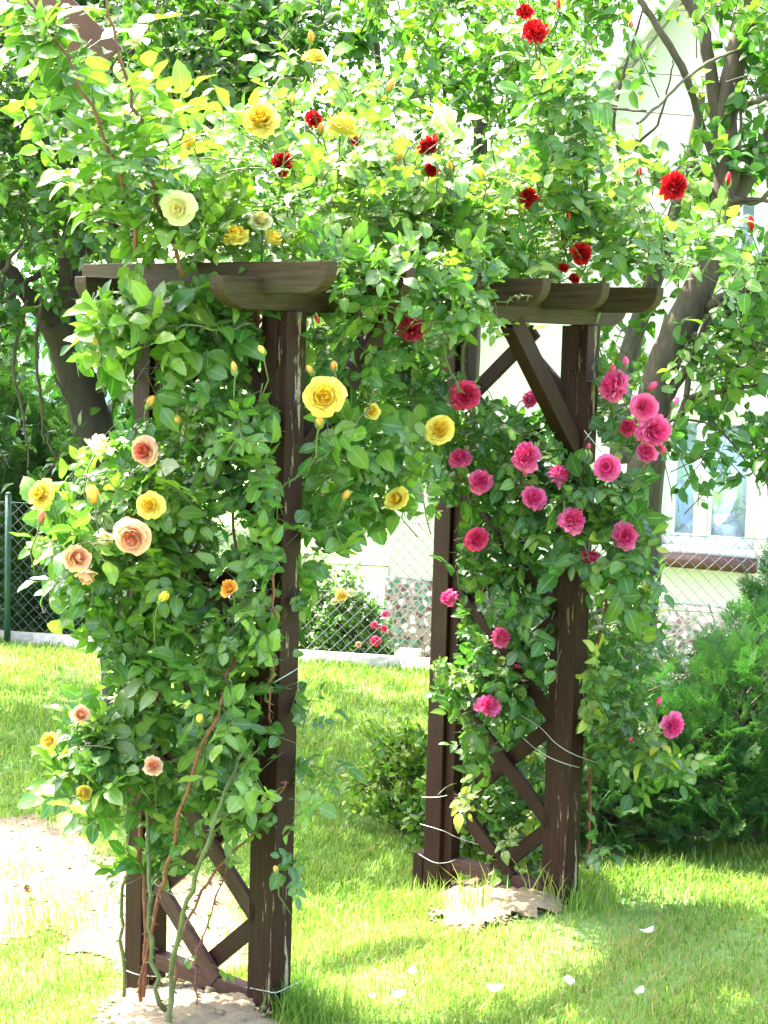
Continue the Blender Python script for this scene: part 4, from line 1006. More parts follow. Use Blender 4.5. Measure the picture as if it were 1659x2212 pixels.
# apple tree on the right
ap = thing('apple_tree', 'apple tree with forked brown trunk and bare twigs in front of the white house', 'tree', (1.0, 7.5, float(g(1., 7.5))))
AD = 7.5
branch([Vector((1.02, AD, float(g(1.02, AD))-.05)), at(1375,1350,AD), at(1388,1100,AD), at(1405,930,AD), at(1432,790,AD), at(1488,670,AD), at(1535,560,AD), at(1560,470,AD)], .092, .062, M['bark_apple'], ap, 'trunk', 8)
branch([at(1556,480,AD), at(1572,390,AD), at(1566,260,AD), at(1592,120,AD), at(1612,40,AD), at(1618,-60,AD)], .062, .04, M['bark_apple'], ap, 'trunk', 8)
branch([at(1345,1000,7.7), at(1340,860,7.75), at(1372,720,7.8), at(1420,590,7.8), at(1475,420,7.8), at(1500,300,7.8), at(1515,200,7.8)], .055, .02, M['bark_pale'], ap, 'trunk', 8)
for pts, r0, r1, mt in [
  ([(1565,400,AD),(1552,290,AD),(1535,150,AD),(1515,60,AD),(1472,-20,AD)], .036, .024, 'bark_apple'),
  ([(1562,400,AD),(1520,285,7.45),(1482,165,7.4),(1425,65,7.4),(1385,0,7.4),(1370,-40,7.4)], .018, .014, 'bark_apple'),
  ([(1560,460,AD),(1600,410,7.5),(1632,340,7.5),(1680,270,7.5)], .05, .03, 'bark_apple'),
  ([(1578,242,AD),(1610,225,7.4),(1660,210,7.3),(1720,200,7.3)], .018, .012, 'bark_pale'),
  ([(1520,668,AD),(1580,632,7.4),(1660,592,7.3),(1730,560,7.3)], .026, .018, 'bark_pale'),
  ([(1500,740,AD),(1560,670,7.4),(1640,612,7.3),(1720,570,7.3)], .016, .012, 'bark_apple'),
  ([(1410,920,AD),(1450,850,7.45),(1480,800,7.4)], .024, .018, 'bark_apple'),
  ([(1440,970,7.5),(1470,900,7.4),(1490,860,7.4),(1580,840,7.3),(1670,830,7.3)], .02, .008, 'bark_apple'),
  ([(1480,860,7.4),(1495,770,7.4),(1530,690,7.35),(1600,620,7.3)], .014, .006, 'twig'),
  ([(1560,410,AD),(1620,440,7.4),(1680,400,7.3)], .014, .009, 'bark_pale'),
  ([(1555,450,AD),(1610,430,7.4),(1690,440,7.3)], .012, .008, 'bark_apple'),
  ([(1375,268,7.3),(1420,230,7.3),(1480,170,7.3),(1540,130,7.35),(1595,108,7.45)], .007, .007, 'bark_pale'),
  ([(1275,232,7.4),(1340,236,7.35),(1395,240,7.3)], .006, .005, 'twig'),
  ([(1388,420,7.5),(1375,320,7.45),(1420,270,7.4),(1440,200,7.35),(1455,130,7.3)], .008, .003, 'twig'),
  ([(1405,640,7.7),(1395,540,7.7),(1378,440,7.65),(1375,300,7.6)], .016, .008, 'bark_apple'),
  ([(1400,620,7.7),(1420,540,7.7),(1440,500,7.7)], .018, .01, 'bark_apple'),
  ([(1395,560,7.7),(1360,440,7.6),(1320,370,7.6),(1285,310,7.6)], .014, .009, 'bark_apple'),
  ([(1390,520,7.7),(1370,420,7.6),(1340,340,7.6),(1325,260,7.6),(1350,150,7.5),(1390,20,7.5)], .012, .006, 'bark_apple'),
  ([(1560,440,AD),(1500,360,7.4),(1470,400,7.35),(1440,470,7.3)], .008, .004, 'twig'),
  ([(1595,380,7.4),(1600,240,7.4),(1585,180,7.4)], .008, .005, 'twig'),
  ([(1410,935,AD),(1470,905,7.4),(1560,935,7.3),(1640,1040,7.2)], .008, .003, 'twig'),
  ([(1620,610,7.3),(1650,680,7.25),(1640,760,7.2)], .006, .003, 'twig'),
  ([(1545,640,7.4),(1580,700,7.3),(1640,740,7.25),(1700,760,7.2)], .01, .005, 'twig'),
  ([(1500,720,7.4),(1560,780,7.3),(1640,800,7.2)], .008, .004, 'twig')]:
    branch(pts, r0, r1, M[mt], ap, wob_=.002)
crown(ap, M['apple_leaf'], [
  ([(1230,-80),(1420,-80),(1330,130),(1300,330),(1240,330)], 7.0, 8.2, 40, .5),
  ([(1330,180),(1400,120),(1420,200),(1360,220)], 7.2, 7.5, 9, .6),
  ([(1260,330),(1420,360),(1480,300),(1560,330),(1560,480),(1450,560),(1380,620),(1260,560)], 7.1, 8.2, 80, .6),
  ([(1400,-80),(1720,-80),(1720,120),(1600,130),(1440,60)], 7.0, 8.2, 50, .6),
  ([(1600,140),(1720,150),(1720,420),(1600,400)], 7.0, 7.9, 42, .5),
  ([(1500,90),(1560,90),(1560,300),(1510,300)], 7.2, 7.9, 18, .55),
  ([(1300,640),(1380,640),(1400,760),(1330,900),(1280,900),(1290,740)], 7.6, 8.4, 60, .45),
  ([(1440,560),(1600,560),(1720,640),(1720,860),(1560,850),(1440,830),(1430,700)], 6.9, 7.9, 120, .5),
  ([(1430,850),(1560,850),(1620,960),(1600,1040),(1500,1080),(1430,1150),(1410,960)], 6.9, 7.6, 60, .35),
  ([(1560,880),(1720,900),(1720,1060),(1640,1040),(1600,960)], 6.9, 7.4, 22, .35)], .068, m=12, aspect=.58, clump=.45, tmpl=TT5,
  holes=[([(1270,60),(1500,-20),(1500,370),(1290,370)], .9), ([(1440,890),(1650,890),(1640,1190),(1430,1190)], .75), ([(1465,600),(1580,420),(1630,520),(1540,740),(1470,900),(1400,1060),(1340,1060),(1350,860)], .95), ([(1500,80),(1610,60),(1620,470),(1520,440)], .85), ([(1320,700),(1400,560),(1460,560),(1400,760),(1380,900),(1320,900)], .85)])

# bright far trees beyond the gardens
far = [('far_tree', 'pale sunlit tree far behind the dark trunk', -4.2, 19, 4.6, 2.6), ('far_tree', 'pale sunlit tree far behind the middle of the arch', -.9, 26, 5.2, 3.2),
       ('far_tree', 'pale sunlit tree far left beyond the conifer row', -7.5, 21, 5.2, 3.), ('far_tree', 'pale far tree beside the house gable', 1.0, 30, 6., 3.5)]
for nm, lb, x, y, hh, w in far:
    z0 = float(g(x, y)); r = thing(nm, lb, 'tree', (x, y, z0))
    m = MB(); m.tube([(x, y, z0-.1), (x+.1, y, z0+hh*.3), (x, y, z0+hh*.75)], [.16, .12, .05], 6); keep(m.build('trunk', M['bark_apple'], None, True), r)
    n = 420; q = nrm(rng.normal(0, 1, (n, 3)))*(rng.uniform(.25, 1, (n, 1))**.5)
    bump = 1+.18*np.sin(q[:, :1]*5+x)*np.sin(q[:, 2:]*6)
    c = np.array([x, y, z0+hh*.52])+q*bump*np.array([w/2*1.1, w/2*1.1, hh*.5])
    tw = MB(); L = twig_cloud(c, rng.normal(0, .5, (n, 3))+q, 16, .15, .45+rng.normal(0, .12, n), tw, aspect=.6)
    v, f, t, ac = leaves_mesh(*L, TT); keep(mk('crown', v, f, M['far_leaf'], None, True, {'tint': t}), r)

# ------------------------------------------------------------------ conifers
def spray_template(seed):
    r = np.random.default_rng(seed); V = []; F = []
    def strip(p0, p1, w):
        p0 = np.array(p0); p1 = np.array(p1); d = p1-p0; L = np.linalg.norm(d)+1e-9
        s = np.array([-d[1], d[0], 0])/L; n = len(V)
        zb = np.array([0, 0, .015])
        V.extend([p0-s*w*.4, p0+s*w*.4, p0+d*.6+s*w*.5+zb, p0+d*.6-s*w*.5+zb, p1+s*w*.1, p1-s*w*.1])
        F.extend([(n, n+1, n+2, n+3), (n+3, n+2, n+4, n+5)])
    strip((0, 0, 0), (1, 0, -.08), .022)
    k = 8
    for i in range(k):
        t = .12+.8*i/k
        for sg in (-1, 1):
            ln_ = (.5*(1-t)+.08)*r.uniform(.5, 1.3); a = math.radians(42+r.normal(0, 6))*sg
            p0 = (t, 0, -.08*t*t); p1 = (t+ln_*math.cos(a), ln_*math.sin(a), -.08*t-.07*ln_)
            strip(p0, p1, .024)
            for j in range(3):
                q = .3+.25*j
                b = (p0[0]+(p1[0]-p0[0])*q, p0[1]+(p1[1]-p0[1])*q, p0[2]+(p1[2]-p0[2])*q)
                for s2 in (-1, 1):
                    a2 = a+s2*.65; l2 = ln_*.3*r.uniform(.7, 1.2)
                    strip(b, (b[0]+l2*math.cos(a2), b[1]+l2*math.sin(a2), b[2]-.01), .02)
    return np.array(V), np.array(F)
SPR = [spray_template(i) for i in range(3)]
def sprays(pos, dirs, nv, size, tint):
    out = MB(); N_ = len(pos); d = nrm(dirs); s = nrm(np.cross(nv, d)); n = np.cross(d, s)
    for k in range(3):
        idx = np.arange(k, N_, 3); Vt, Ft = SPR[k]
        V = pos[idx, None]+size[idx, None, None]*(Vt[None, :, :1]*d[idx, None]+Vt[None, :, 1:2]*s[idx, None]+Vt[None, :, 2:]*n[idx, None])
        F = (np.arange(len(idx))*len(Vt))[:, None, None]+Ft[None]
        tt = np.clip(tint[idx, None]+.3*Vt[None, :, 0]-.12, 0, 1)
        out.add(V.reshape(-1, 3), F.reshape(-1, 4), tt.ravel())
    return out
def conifer(name, label, cat, x, y, hgt, rx, ry, n, size, mat, group=None, col=False, tint=.45, up=.5):
    z0 = float(g(x, y)); r = thing(name, label, cat, (x, y, z0), group)
    m = MB(); m.tube([(x, y, z0-.05), (x+.02, y, z0+hgt*.4), (x, y, z0+hgt*.85)], [.035, .025, .008], 6)
    q = nrm(rng.normal(0, 1, (n, 3))); q[:, 2] = np.abs(q[:, 2])*rng.choice([1, -.25], n, p=[.85, .15])
    rad = rng.uniform(.45, 1., (n, 1))**.6
    if col:
        zz = rng.uniform(.02, 1, n); prof = np.sqrt(np.clip(1-zz**2.2, .02, 1)); a = rng.uniform(0, 6.28, n)
        q = np.stack([np.cos(a), np.sin(a), np.full(n, .35)], 1); k = rng.uniform(.4, 1, n)
        c = np.stack([x+np.cos(a)*prof*k*rx, y+np.sin(a)*prof*k*ry, z0+zz*hgt], 1)
    else:
        lob = 1+.22*np.sin(q[:, :1]*6+x*3)*np.sin(q[:, 2:]*5+1)+.12*np.sin(q[:, 1:2]*9)
        c = np.array([x, y, z0+hgt*.22])+q*rad*lob*np.array([rx, ry, hgt*.74])
        c[:, 2] = np.maximum(c[:, 2], z0+.04)
    d = q*np.array([.8, .8, .6])+np.array([0, 0, up])+rng.normal(0, .3, (n, 3))
    nv = rng.normal(0, .6, (n, 3))+q*.4+np.array([0, -.2, .5])
    sp = sprays(c, d, nv, size*rng.uniform(.7, 1.3, n), tint+rng.normal(0, .14, n))
    k = rng.choice(n, min(n, 160), replace=False)
    cc = np.array([[x, y, 0]]*len(k)); cc[:, 2] = np.clip(c[k, 2]-.12, z0+.05, z0+hgt*.8)
    m.sticks(cc, c[k], .006, .003)
    keep(m.build('stems', M['twig'], None), r)
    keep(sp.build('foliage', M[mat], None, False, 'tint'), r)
    return r
pc = lambda X, dep: (X-CX)/FD*dep
conifer('conifer_shrub', 'feathery green conifer shrub low behind the near right post', 'shrub', .9, 6.55, .74, .36, .34, 1400, .095, 'conifer', tint=.44)
conifer('conifer_shrub', 'broad feathery conifer shrub sprawling on the grass at the right edge', 'shrub', 1.38, 6.5, .86, .42, .38, 1700, .105, 'conifer', tint=.42)
conifer('conifer_shrub', 'tallest feathery conifer, cut off by the right edge of the photo', 'shrub', 1.72, 6.95, 1.08, .45, .42, 1700, .11, 'conifer', tint=.45)
for i, (x, y, hh, w, lb) in enumerate([(-2.75, 11.75, 1.85, .55, 'dark columnar conifer behind the fence post at the left edge'), (-2.2, 11.90, 1.65, .5, 'dark columnar conifer behind the fence, right of the green fence post'),
     (-1.62, 12.05, 1.5, .42, 'dark columnar conifer behind the fence nearest the rose covered arch'), (-3.5, 12.05, 2.0, .6, 'dark columnar conifer farthest left behind the fence')]):
    conifer('thuja_tree', lb, 'conifer', x, y, hh, w, w, 800, .24, 'thuja', 'conifers behind the fence', True, .45, .9)

# leafy bushes: small leaf bush left of the right panel, rose bushes behind the fence
def bush(name, label, x, y, hgt, rx, n, ln, mat, tint, m=10):
    z0 = float(g(x, y)); r = thing(name, label, 'bush', (x, y, z0))
    q = nrm(rng.normal(0, 1, (n, 3))); q[:, 2] = np.abs(q[:, 2]); rad = rng.uniform(.3, 1, (n, 1))**.5
    lob = 1+.25*np.sin(q[:, :1]*5+x*4)*np.sin(q[:, 2:]*6+y)
    c = np.array([x, y, z0+.05])+q*rad*lob*np.array([rx, rx*.8, hgt*.92])
    st = MB(); k = min(n, 40); b = np.array([x, y, z0-.02])+rng.normal(0, rx*.15, (k, 3))*np.array([1, 1, 0])
    st.sticks(b, c[:k], .004, .002)
    L = twig_cloud(c, q+rng.normal(0, .4, (n, 3)), m, ln, tint+rng.normal(0, .12, n), st, aspect=.65, tk=.4)
    v, f, t, ac = leaves_mesh(*L, TT)
    keep(mk('foliage', v, f, M[mat], None, True, {'tint': t}), r)
    keep(st.build('stems', M['twig'], None), r)
    return r
bush('currant_bush', 'small light green bush on the lawn left of the right lattice', .12, 6.95, .38, .17, 190, .035, 'plum_leaf', .75)
bush('currant_bush', 'sprawling leafy bush showing through the right lattice', .42, 6.7, .5, .26, 240, .036, 'apple_leaf', .5)
bush('garden_bush', 'tall leafy bush between the right lattice and the apple trunk', .72, 7.2, 1.0, .3, 340, .045, 'apple_leaf', .5)
rb1 = bush('rose_bush', 'rose bush with a few yellow flowers behind the fence', -.45, 11.6, .72, .3, 420, .04, 'apple_leaf', .6)
rb2 = bush('rose_bush', 'rose bush with small pink flowers beside the mosaic plinth', -.17, 11.4, .62, .2, 300, .038, 'apple_leaf', .42)
for X, Y, px, mat, rt in [(738,1284,30,'yellow',rb1),(758,1280,22,'pale',rb1),(722,1300,18,'pale',rb1),(812,1385,26,'pinkred',rb2),(808,1352,20,'pinkred',rb2),(832,1327,18,'pink',rb2),(830,1358,16,'pinkred',rb2),(775,1392,14,'coral',rb2)]:
    bloom(rt, None, X, Y, px, 11.05, mat, 'open', (0, -1, .4))

# ------------------------------------------------------------------ fence and kerb
fx = lambda x: (x, fence_y(x))
fd = Vector((1, -.198, 0)).normalized()
f0 = Vector((-3.4, fence_y(-3.4), 0)); FL = 7.2
kb = MB()
R4 = Matrix.Rotation(math.atan2(-.198, 1), 4, 'Z')
L0 = 0.
while L0 < FL:
    seg = 1.2
    kb.box((L0+.003, -.035, -.3), (L0+seg-.003, .035, -.062))
    L0 += seg
ko = kb.build('concrete_kerb', M['kerb']); ko.matrix_world = Matrix.Translation(f0) @ R4
tag(ko, 'pale low concrete kerb along the foot of the wire fence', 'kerb')
fen = thing('wire_fence', 'chain link wire fence with green posts at the back of the lawn', 'fence', (f0.x, f0.y, -.035))
FT = .78; ztop, zbot = FT, -.055
P0 = []; P1 = []
Hh = ztop-zbot; st_ = .075
k = -Hh
while k < FL:
    for sg in (1, -1):
        a0, a1 = k, k+Hh; z0, z1 = (zbot, ztop) if sg > 0 else (ztop, zbot)
        if a0 < 0: z0 = z0+(z1-z0)*(-a0/Hh); a0 = 0
        if a1 > FL: z1 = z0+(z1-z0)*((FL-a0)/(a1-a0)); a1 = FL
        off = .0015*sg
        P0.append(f0+fd*a0+Vector((0, off, z0))); P1.append(f0+fd*a1+Vector((0, off, z1)))
    k += st_
wm = MB(); wm.sticks([tuple(p) for p in P0], [tuple(p) for p in P1], .0021, .0021)
keep(wm.build('wire_mesh', M['wire'], None), fen)
tl = MB()
for z in (ztop, .33): tl.tube([f0+Vector((0, -.004, z)), f0+fd*FL*.5+Vector((0, -.004, z-.01)), f0+fd*FL+Vector((0, -.004, z))], .002, 4)
keep(tl.build('straining_wire', M['green_paint'], None), fen)
for X in (18, 962):
    d = 11.04 if X < 100 else 10.5
    x = pc(X, d); y = fence_y(x)-.045
    pm = MB(); pm.tube([(x, y, -.2), (x, y, .3), (x, y, .83)], .021, 8); pm.tube([(x, y, .83), (x, y, .845)], [.023, .012], 8)
    keep(pm.build('post', M['green_paint'], None, True), fen)
x = -2.25+.0
# ------------------------------------------------------------------ house
HA = math.radians(-25); hc = Vector((pc(841, 13.5)+.02, 13.5, -.72))
HM = Matrix.Translation(hc) @ Matrix.Rotation(HA, 4, 'Z')
def wallpt(X, Y):
    o = Vector((0, 0, EYE)); d = at(X, Y, 10)-o; n = HM.to_3x3() @ Vector((0, -1, 0))
    t = (hc-o).dot(n)/d.dot(n); return HM.inverted() @ (o+d*t)
house = thing('house', 'cream white house with steep gable and mosaic plinth behind the apple tree', 'house', hc); house.rotation_euler = (0, 0, HA)
def hk(o): o.parent = house; return o
HW = 7.4; EV = wallpt(841, 800).z
sl = math.tan(math.radians(51))
def rz(x): return EV+min(x, HW-x)*sl
w1a, w1b = wallpt(1424, 1190), wallpt(1628, 1200); w1t = wallpt(1628, 895)
w2a, w2b = wallpt(1568, 572), wallpt(1740, 572); w2t = wallpt(1640, 415)
wins = [(w1a.x, w1b.x, w1b.z+.03, w1t.z), (w2a.x, w2b.x, w2a.z, w2t.z)]
xs = sorted({0, HW/2, HW, *(q for w in wins for q in w[:2])})
PT = wallpt(841, 1247).z
wl = MB()
for a, b in zip(xs[:-1], xs[1:]):
    ops = sorted([(w[2], w[3]) for w in wins if w[0] <= (a+b)/2 <= w[1]])
    z = PT-.02
    for lo, hi in ops:
        wl.add([(a, 0, z), (b, 0, z), (b, 0, lo), (a, 0, lo)], [(0, 1, 2, 3)]); z = hi
    wl.add([(a, 0, z), (b, 0, z), (b, 0, rz(b)), (a, 0, rz(a))], [(0, 1, 2, 3)])
wl.add([(0, 0, -.5), (0, 0, EV), (0, 8, EV), (0, 8, -.5)], [(0, 1, 2, 3)])
wl.add([(HW, 0, -.5), (HW, 8, -.5), (HW, 8, EV), (HW, 0, EV)], [(0, 1, 2, 3)])
hk(wl.build('wall', M['plaster']))
pl = MB(); pl.box((-.03, -.035, -.6), (HW+.03, .3, PT)); hk(pl.build('plinth', M['mosaic']))
rf = MB()
for sg in (0, 1):
    xe, xr = (-.35, HW/2) if sg == 0 else (HW+.35, HW/2)
    ze, zr_ = EV-.35*sl, EV+HW/2*sl
    V = [(xe, -.22, ze+.03), (xr, -.22, zr_+.03), (xr, 8.3, zr_+.03), (xe, 8.3, ze+.03), (xe, -.22, ze+.17), (xr, -.22, zr_+.17), (xr, 8.3, zr_+.17), (xe, 8.3, ze+.17)]
    rf.add(V, [(0,3,2,1),(4,5,6,7),(0,1,5,4),(1,2,6,5),(2,3,7,6),(3,0,4,7)])
hk(rf.build('roof', M['roof']))
for sg in (0, 1):
    xe, xr = (-.37, HW/2) if sg == 0 else (HW+.37, HW/2)
    ze, zr_ = EV-.37*sl, EV+HW/2*sl
    v_ = MB(); V = [(xe, -.255, ze-.02), (xr, -.255, zr_-.02), (xr, -.223, zr_-.02), (xe, -.223, ze-.02), (xe, -.255, ze+.2), (xr, -.255, zr_+.2), (xr, -.223, zr_+.2), (xe, -.223, ze+.2)]
    v_.add(V, [(0,3,2,1),(4,5,6,7),(0,1,5,4),(1,2,6,5),(2,3,7,6),(3,0,4,7)]); hk(v_.build('verge_board', M['verge']))
for wi, (x0, x1, z0, z1) in enumerate(wins):
    fr = MB(); t = .055; y0, y1 = .05, .11
    fr.box((x0, y0, z0), (x0+t, y1, z1)); fr.box((x1-t, y0, z0), (x1, y1, z1)); fr.box((x0+t, y0, z0), (x1-t, y1, z0+t)); fr.box((x0+t, y0, z1-t), (x1-t, y1, z1))
    xm = x0+(x1-x0)*.42; fr.box((xm-.035, y0-.01, z0+t), (xm+.035, y1-.003, z1-t))
    for a, b in ((x0+t, xm-.035), (xm+.035, x1-t)):
        c = .03
        fr.box((a+.002, y0+.01, z0+t), (a+c, y1-.01, z1-t)); fr.box((b-c, y0+.01, z0+t), (b-.002, y1-.01, z1-t)); fr.box((a+c, y0+.01, z0+t+.002), (b-c, y1-.01, z0+t+c)); fr.box((a+c, y0+.01, z1-t-c), (b-c, y1-.01, z1-t-.002))
    # plastered reveal belongs to the window surround
    for bx in (((x0-.02, .002, z0-.02), (x0-.001, .3, z1+.02)), ((x1+.001, .002, z0-.02), (x1+.02, .3, z1+.02)), ((x0-.001, .002, z1+.001), (x1+.001, .3, z1+.02))): fr.box(*bx)
    wo = hk(fr.build('window', M['white_paint']))
    gp = MB(); gp.box((x0+t, .078, z0+t), (x1-t, .083, z1-t)); gp.build('pane', M['glass'], wo)
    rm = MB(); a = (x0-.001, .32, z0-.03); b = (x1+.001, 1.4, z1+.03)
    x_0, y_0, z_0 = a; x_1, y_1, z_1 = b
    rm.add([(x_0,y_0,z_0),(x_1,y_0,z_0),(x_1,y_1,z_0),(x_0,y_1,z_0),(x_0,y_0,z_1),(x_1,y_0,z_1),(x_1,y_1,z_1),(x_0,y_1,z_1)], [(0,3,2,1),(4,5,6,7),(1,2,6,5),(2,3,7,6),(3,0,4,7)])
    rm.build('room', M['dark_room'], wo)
    ct = MB(); nx_ = 60
    zb = z0+.02 if wi == 0 else z0+.3
    if wi == 0:
        cols = []
        for i in range(nx_+1):
            x = x0+.02+(x1-x0-.04)*i/nx_; yy = .2+.018*math.sin(i*1.25)
            zl = z0+.2+.05*abs(math.sin(i*.42)) if False else z0+.10+.035*abs(math.sin(i*.5))
            cols += [(x, yy, zl), (x, yy, z1)]
        ct.add(cols, [(2*i, 2*i+2, 2*i+3, 2*i+1) for i in range(nx_)])
        ct.build('curtain', M['curtain'], wo, True)
    sb = MB(); sb.box((x0-.05, -.09, z0-.075-.06), (x1+.03, .12, z0-.06)); sb.box((x0-.02, -.05, z0-.058), (x1+.02, .05, z0-.003))
    if wi == 0:
        m2 = MB(); m2.box((x0-.05, -.09, z0-.15), (x1+.03, .04, z0-.05)); m2.build('sill', M['sill'], wo)
        m3 = MB(); m3.box((x0-.01, -.04, z0-.048), (x1+.01, .049, z0-.003)); m3.build('flashing', M['white_paint'], wo)
    else:
        m2 = MB(); m2.box((x0-.05, -.07, z0-.09), (x1+.03, .04, z0-.003)); m2.build('sill', M['verge'], wo)
# flower pot on the inner sill
pp = HM @ Vector((w1a.x+(w1b.x-w1a.x)*.68, .16, wins[0][2]+.06))
pot = thing('flower_pot', 'white flower pot with small plant inside the lower window', 'flower pot', pp)
pmz = MB(); pmz.tube([pp, pp+Vector((0, 0, .05)), pp+Vector((0, 0, .09)), pp+Vector((0, 0, .1))], [.04, .05, .06, .062], 8); keep(pmz.build('pot', M['white_paint'], None, True), pot)
cc = np.array([tuple(pp)])+np.array([0, 0, .14])+rng.normal(0, .03, (14, 3)); tw = MB()
v, f, t, ac = leaves_mesh(*twig_cloud(cc, rng.normal(0, .5, (14, 3))+np.array([0, 0, .6]), 5, .05, np.full(14, .5), tw), TT)
keep(mk('foliage', v, f, M['apple_leaf'], None, True, {'tint': t}), pot)
# overhead cables past the gable
for (a, b, lb) in (((1270, 130, 12.), (1720, 158, 11.), 'upper thin grey cable crossing the house gable'), ((1270, 212, 12.), (1720, 248, 11.), 'lower thin grey cable crossing the house gable')):
    q = at(*a); e = at(*b); dd = e-q; q = q-dd*2; e = e+dd*1.5
    m = MB(); m.tube([q.lerp(e, t/12)-Vector((0, 0, .06*math.sin(PI*t/12))) for t in range(13)], .004, 4)
    tag(m.build('cable', M['twig'], None, True), lb, 'cable', 'cables across the gable')
# paving slab leaning at the plinth foot
sb = MB(); q0 = at(852, 1419, 10.8); sb.box((0, 0, 0), (.14, .2, .026)); so = sb.build('paving_slab', M['kerb']); so.matrix_world = Matrix.Translation(q0) @ Matrix.Rotation(-.2, 4, 'Z')
tag(so, 'flat grey slab lying at the foot of the mosaic plinth', 'slab')

# ------------------------------------------------------------------ far side: drive, gate, shed
dv = MB(); y0, y1 = 15.6, 18.6
xs_ = np.linspace(-9, 1.2, 30); ys_ = np.linspace(y0, y1, 8)
X_, Y_ = np.meshgrid(xs_, ys_); V = np.stack([X_, Y_, g(X_, Y_)+.02], -1).reshape(-1, 3)
ii = (np.arange(7)[:, None]*30+np.arange(29)[None]).ravel()
kind(mk('driveway', V, np.stack([ii, ii+1, ii+31, ii+30], 1), M['paving']), 'structure')
gt = thing('metal_gate', 'low wrought iron gate with fanned bars in front of the pale drive', 'gate', (pc(750, 14.8), 14.8, float(g(-.3, 14.8))))
gp_ = lambda zx, zy: at(668+zx*.1894, 1084+zy*.1894, 14.8)
def gbar(nm, pts, r): m = MB(); m.tube([gp_(*q) for q in pts], r, 4); keep(m.build(nm, M['green_paint'], None, True), gt)
gbar('top_rail', [(-700,690),(200,705),(930,738)], .006); gbar('bottom_rail', [(-700,1150),(200,1165),(930,1195)], .006)
for a, b in [((270,708),(190,1160)),((350,710),(262,1160)),((420,715),(300,1160)),((420,715),(585,1175)),((500,714),(665,1178)),((585,720),(745,1180)),((880,735),(740,1180)),((930,738),(930,1190)),((190,705),(100,1160)),((100,700),(10,1160)),((0,700),(0,1160)),((-120,698),(-40,1158)),((-240,696),(-160,1156)),((-700,690),(-700,1150))]:
    gbar('bar', [a, ((a[0]+b[0])/2, (a[1]+b[1])/2), b], .0035)
gbar('ring', [(430+32*math.cos(q*PI/6), 818+32*math.sin(q*PI/6)) for q in range(13)], .003)
for zx in (-710, 940):
    q = gp_(zx, 690); m = MB(); m.box((q.x-.03, q.y-.03, -.9), (q.x+.03, q.y+.03, q.z+.05)); keep(m.build('gate_post', M['green_paint'], None), gt)
# pale blue shed glimpsed by the dark trunk
q = at(215, 700, 22); z0 = float(g(q.x, 22)); sh = thing('garden_shed', 'pale blue building glimpsed just right of the dark left trunk', 'shed', (q.x, 22.5, z0))
plank_m = plain('pale_blue_board', (.3, .5, .55), .6, .12, 12)
m = MB(); m.box((q.x-.9, 22, z0-.1), (q.x+.9, 24, 2.3)); keep(m.build('wall', plank_m, None), sh)
m = MB(); m.add([(q.x-1.1, 21.8, 2.25), (q.x+1.1, 21.8, 2.25), (q.x+1.1, 23, 2.95), (q.x-1.1, 23, 2.95), (q.x-1.1, 24.2, 2.25), (q.x+1.1, 24.2, 2.25)], [(0, 1, 2, 3), (3, 2, 5, 4)]); keep(m.build('roof', M['verge'], None), sh)

# reddish timber at the top left, resting on the pear tree
p0, p1 = at(-60, -150, 6.2), at(232, 135, 6.3)
tb = thing('timber', 'smooth reddish brown timber sloping down into leaves at the top left corner', 'timber', p1)
tm = plain('reddish_timber', (.11, .035, .025), .45, .25, 9)
dvv = (p1-p0).normalized(); sd = dvv.cross(Vector((0, 1, 0))).normalized()
plank('board', p0, p1, .05, .15, Vector((0, 1, 0)), tm, None, .006, tb)
tm2 = plain('pale_timber_edge', (.42, .3, .16), .6, .2, 9)
plank('edge_strip', p0-sd*.0895*(1 if sd.z > 0 else -1), p1-sd*.0895*(1 if sd.z > 0 else -1), .052, .026, Vector((0, 1, 0)), tm2, None, .004, tb)

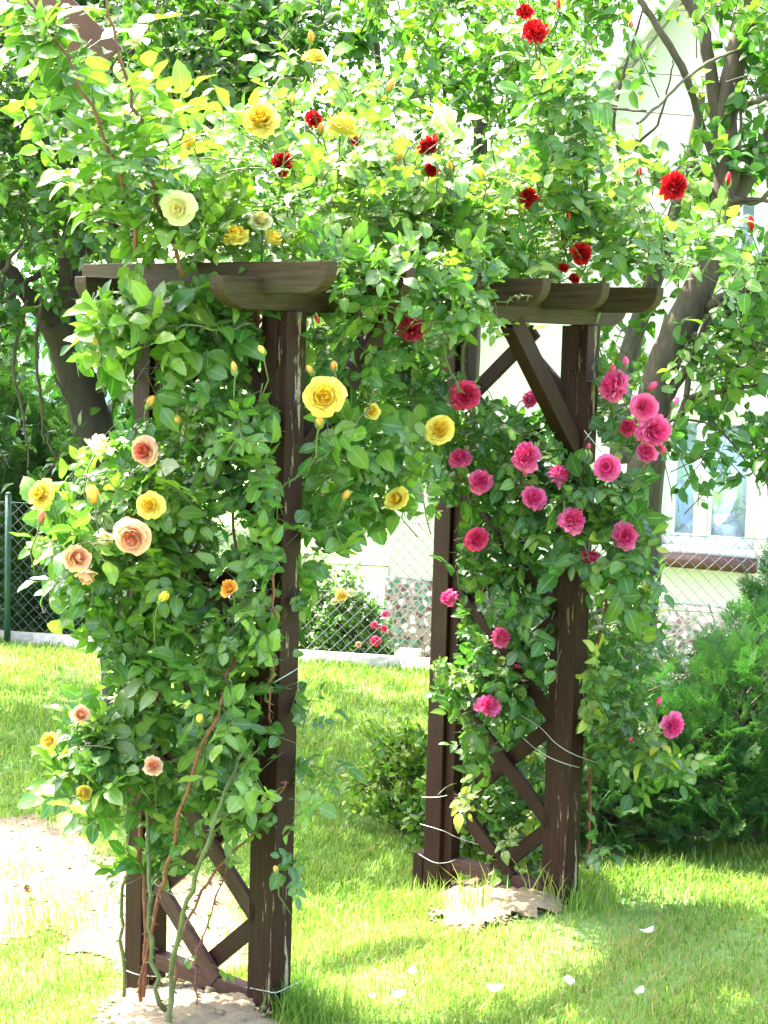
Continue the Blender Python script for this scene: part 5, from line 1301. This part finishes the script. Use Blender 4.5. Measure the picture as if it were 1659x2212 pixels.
# ------------------------------------------------------------------ fallen petals and a dry leaf
pet = bloom_mesh('petal', M['petal_white'], 'open', 5)
def petal(X, Y, px, label, mat='petal_white', nm='fallen_petal', cat='petal', grp='petals fallen on the lawn'):
    p = gnd(X, Y); L = px/FD*p.y; n = 6; V = []
    th = rng.uniform(0, 6.28)
    for i in range(n):
        t = i/(n-1)-.5
        for j in range(n):
            s = j/(n-1)-.5; w = math.sqrt(max(0, 1-(2*t)**2))*.8+.2*(t > 0)*.6
            x, y = t*L, s*w*L*.8; z = (t*t*1.1+s*s*.9+.12*math.sin(5*s+3*t))*L*.8
            V.append((p.x+x*math.cos(th)-y*math.sin(th), p.y+x*math.sin(th)+y*math.cos(th), p.z+.03+z))
    F = [(i*n+j, i*n+j+1, (i+1)*n+j+1, (i+1)*n+j) for i in range(n-1) for j in range(n-1)]
    o = mk(nm, V, F, M[mat], None, True, {'tint': [.4]*len(V)}); tag(o, label, cat, grp); return o
bpy.data.meshes.remove(pet)
petal(1068,2161,38,'largest white petal on the bright grass, nearest the bottom edge'); petal(1228,2146,38,'white curled petal right of the other petals on the front lawn')
petal(891,2124,28,'small white petal nearest above the pair of flat petals on the front lawn'); petal(858,2174,34,'flat white petal at the bottom, right of the thin pale one'); petal(802,2176,20,'tiny pale petal low on the lawn, nearest the near left post')
petal(1380,2168,30,'creamy petal on the shaded grass, farthest right of the petals'); petal(1395,2035,34,'pinkish dry petal on the worn grass behind the white ones')
petal(62,1945,30,'curled brown dry leaf lying on the bare soil at the left', 'dry_leaf', 'dry_leaf', 'leaf', None)
petal(610,2090,0.1,'', 'dry_leaf') if False else None

# ------------------------------------------------------------------ light
az, el = math.atan2(-.74, .67), math.radians(61)
sd = Vector((math.sin(az)*math.cos(el), math.cos(az)*math.cos(el), math.sin(el)))
sun = bpy.data.lights.new('sun', 'SUN'); sun.energy = 3.2; sun.angle = math.radians(.5); sun.color = (1, .94, .81)
so = bpy.data.objects.new('sun', sun); C.objects.link(so); so.rotation_euler = sd.to_track_quat('Z', 'Y').to_euler(); so.location = sd*20
w = bpy.data.worlds.new("World"); sc.world = w; w.use_nodes = True
nt = w.node_tree; sky = nt.nodes.new('ShaderNodeTexSky'); sky.sky_type = 'NISHITA'; sky.sun_disc = False
sky.sun_elevation = el; sky.sun_rotation = az; sky.air_density = 1.; sky.dust_density = 5.; sky.ozone_density = .4
nt.links.new(sky.outputs[0], nt.nodes['Background'].inputs[0]); nt.nodes['Background'].inputs[1].default_value = .15
sc.view_settings.view_transform = 'Standard'; sc.view_settings.look = 'None'; sc.view_settings.exposure = 3.3; sc.view_settings.gamma = 1
sc.render.film_transparent = False
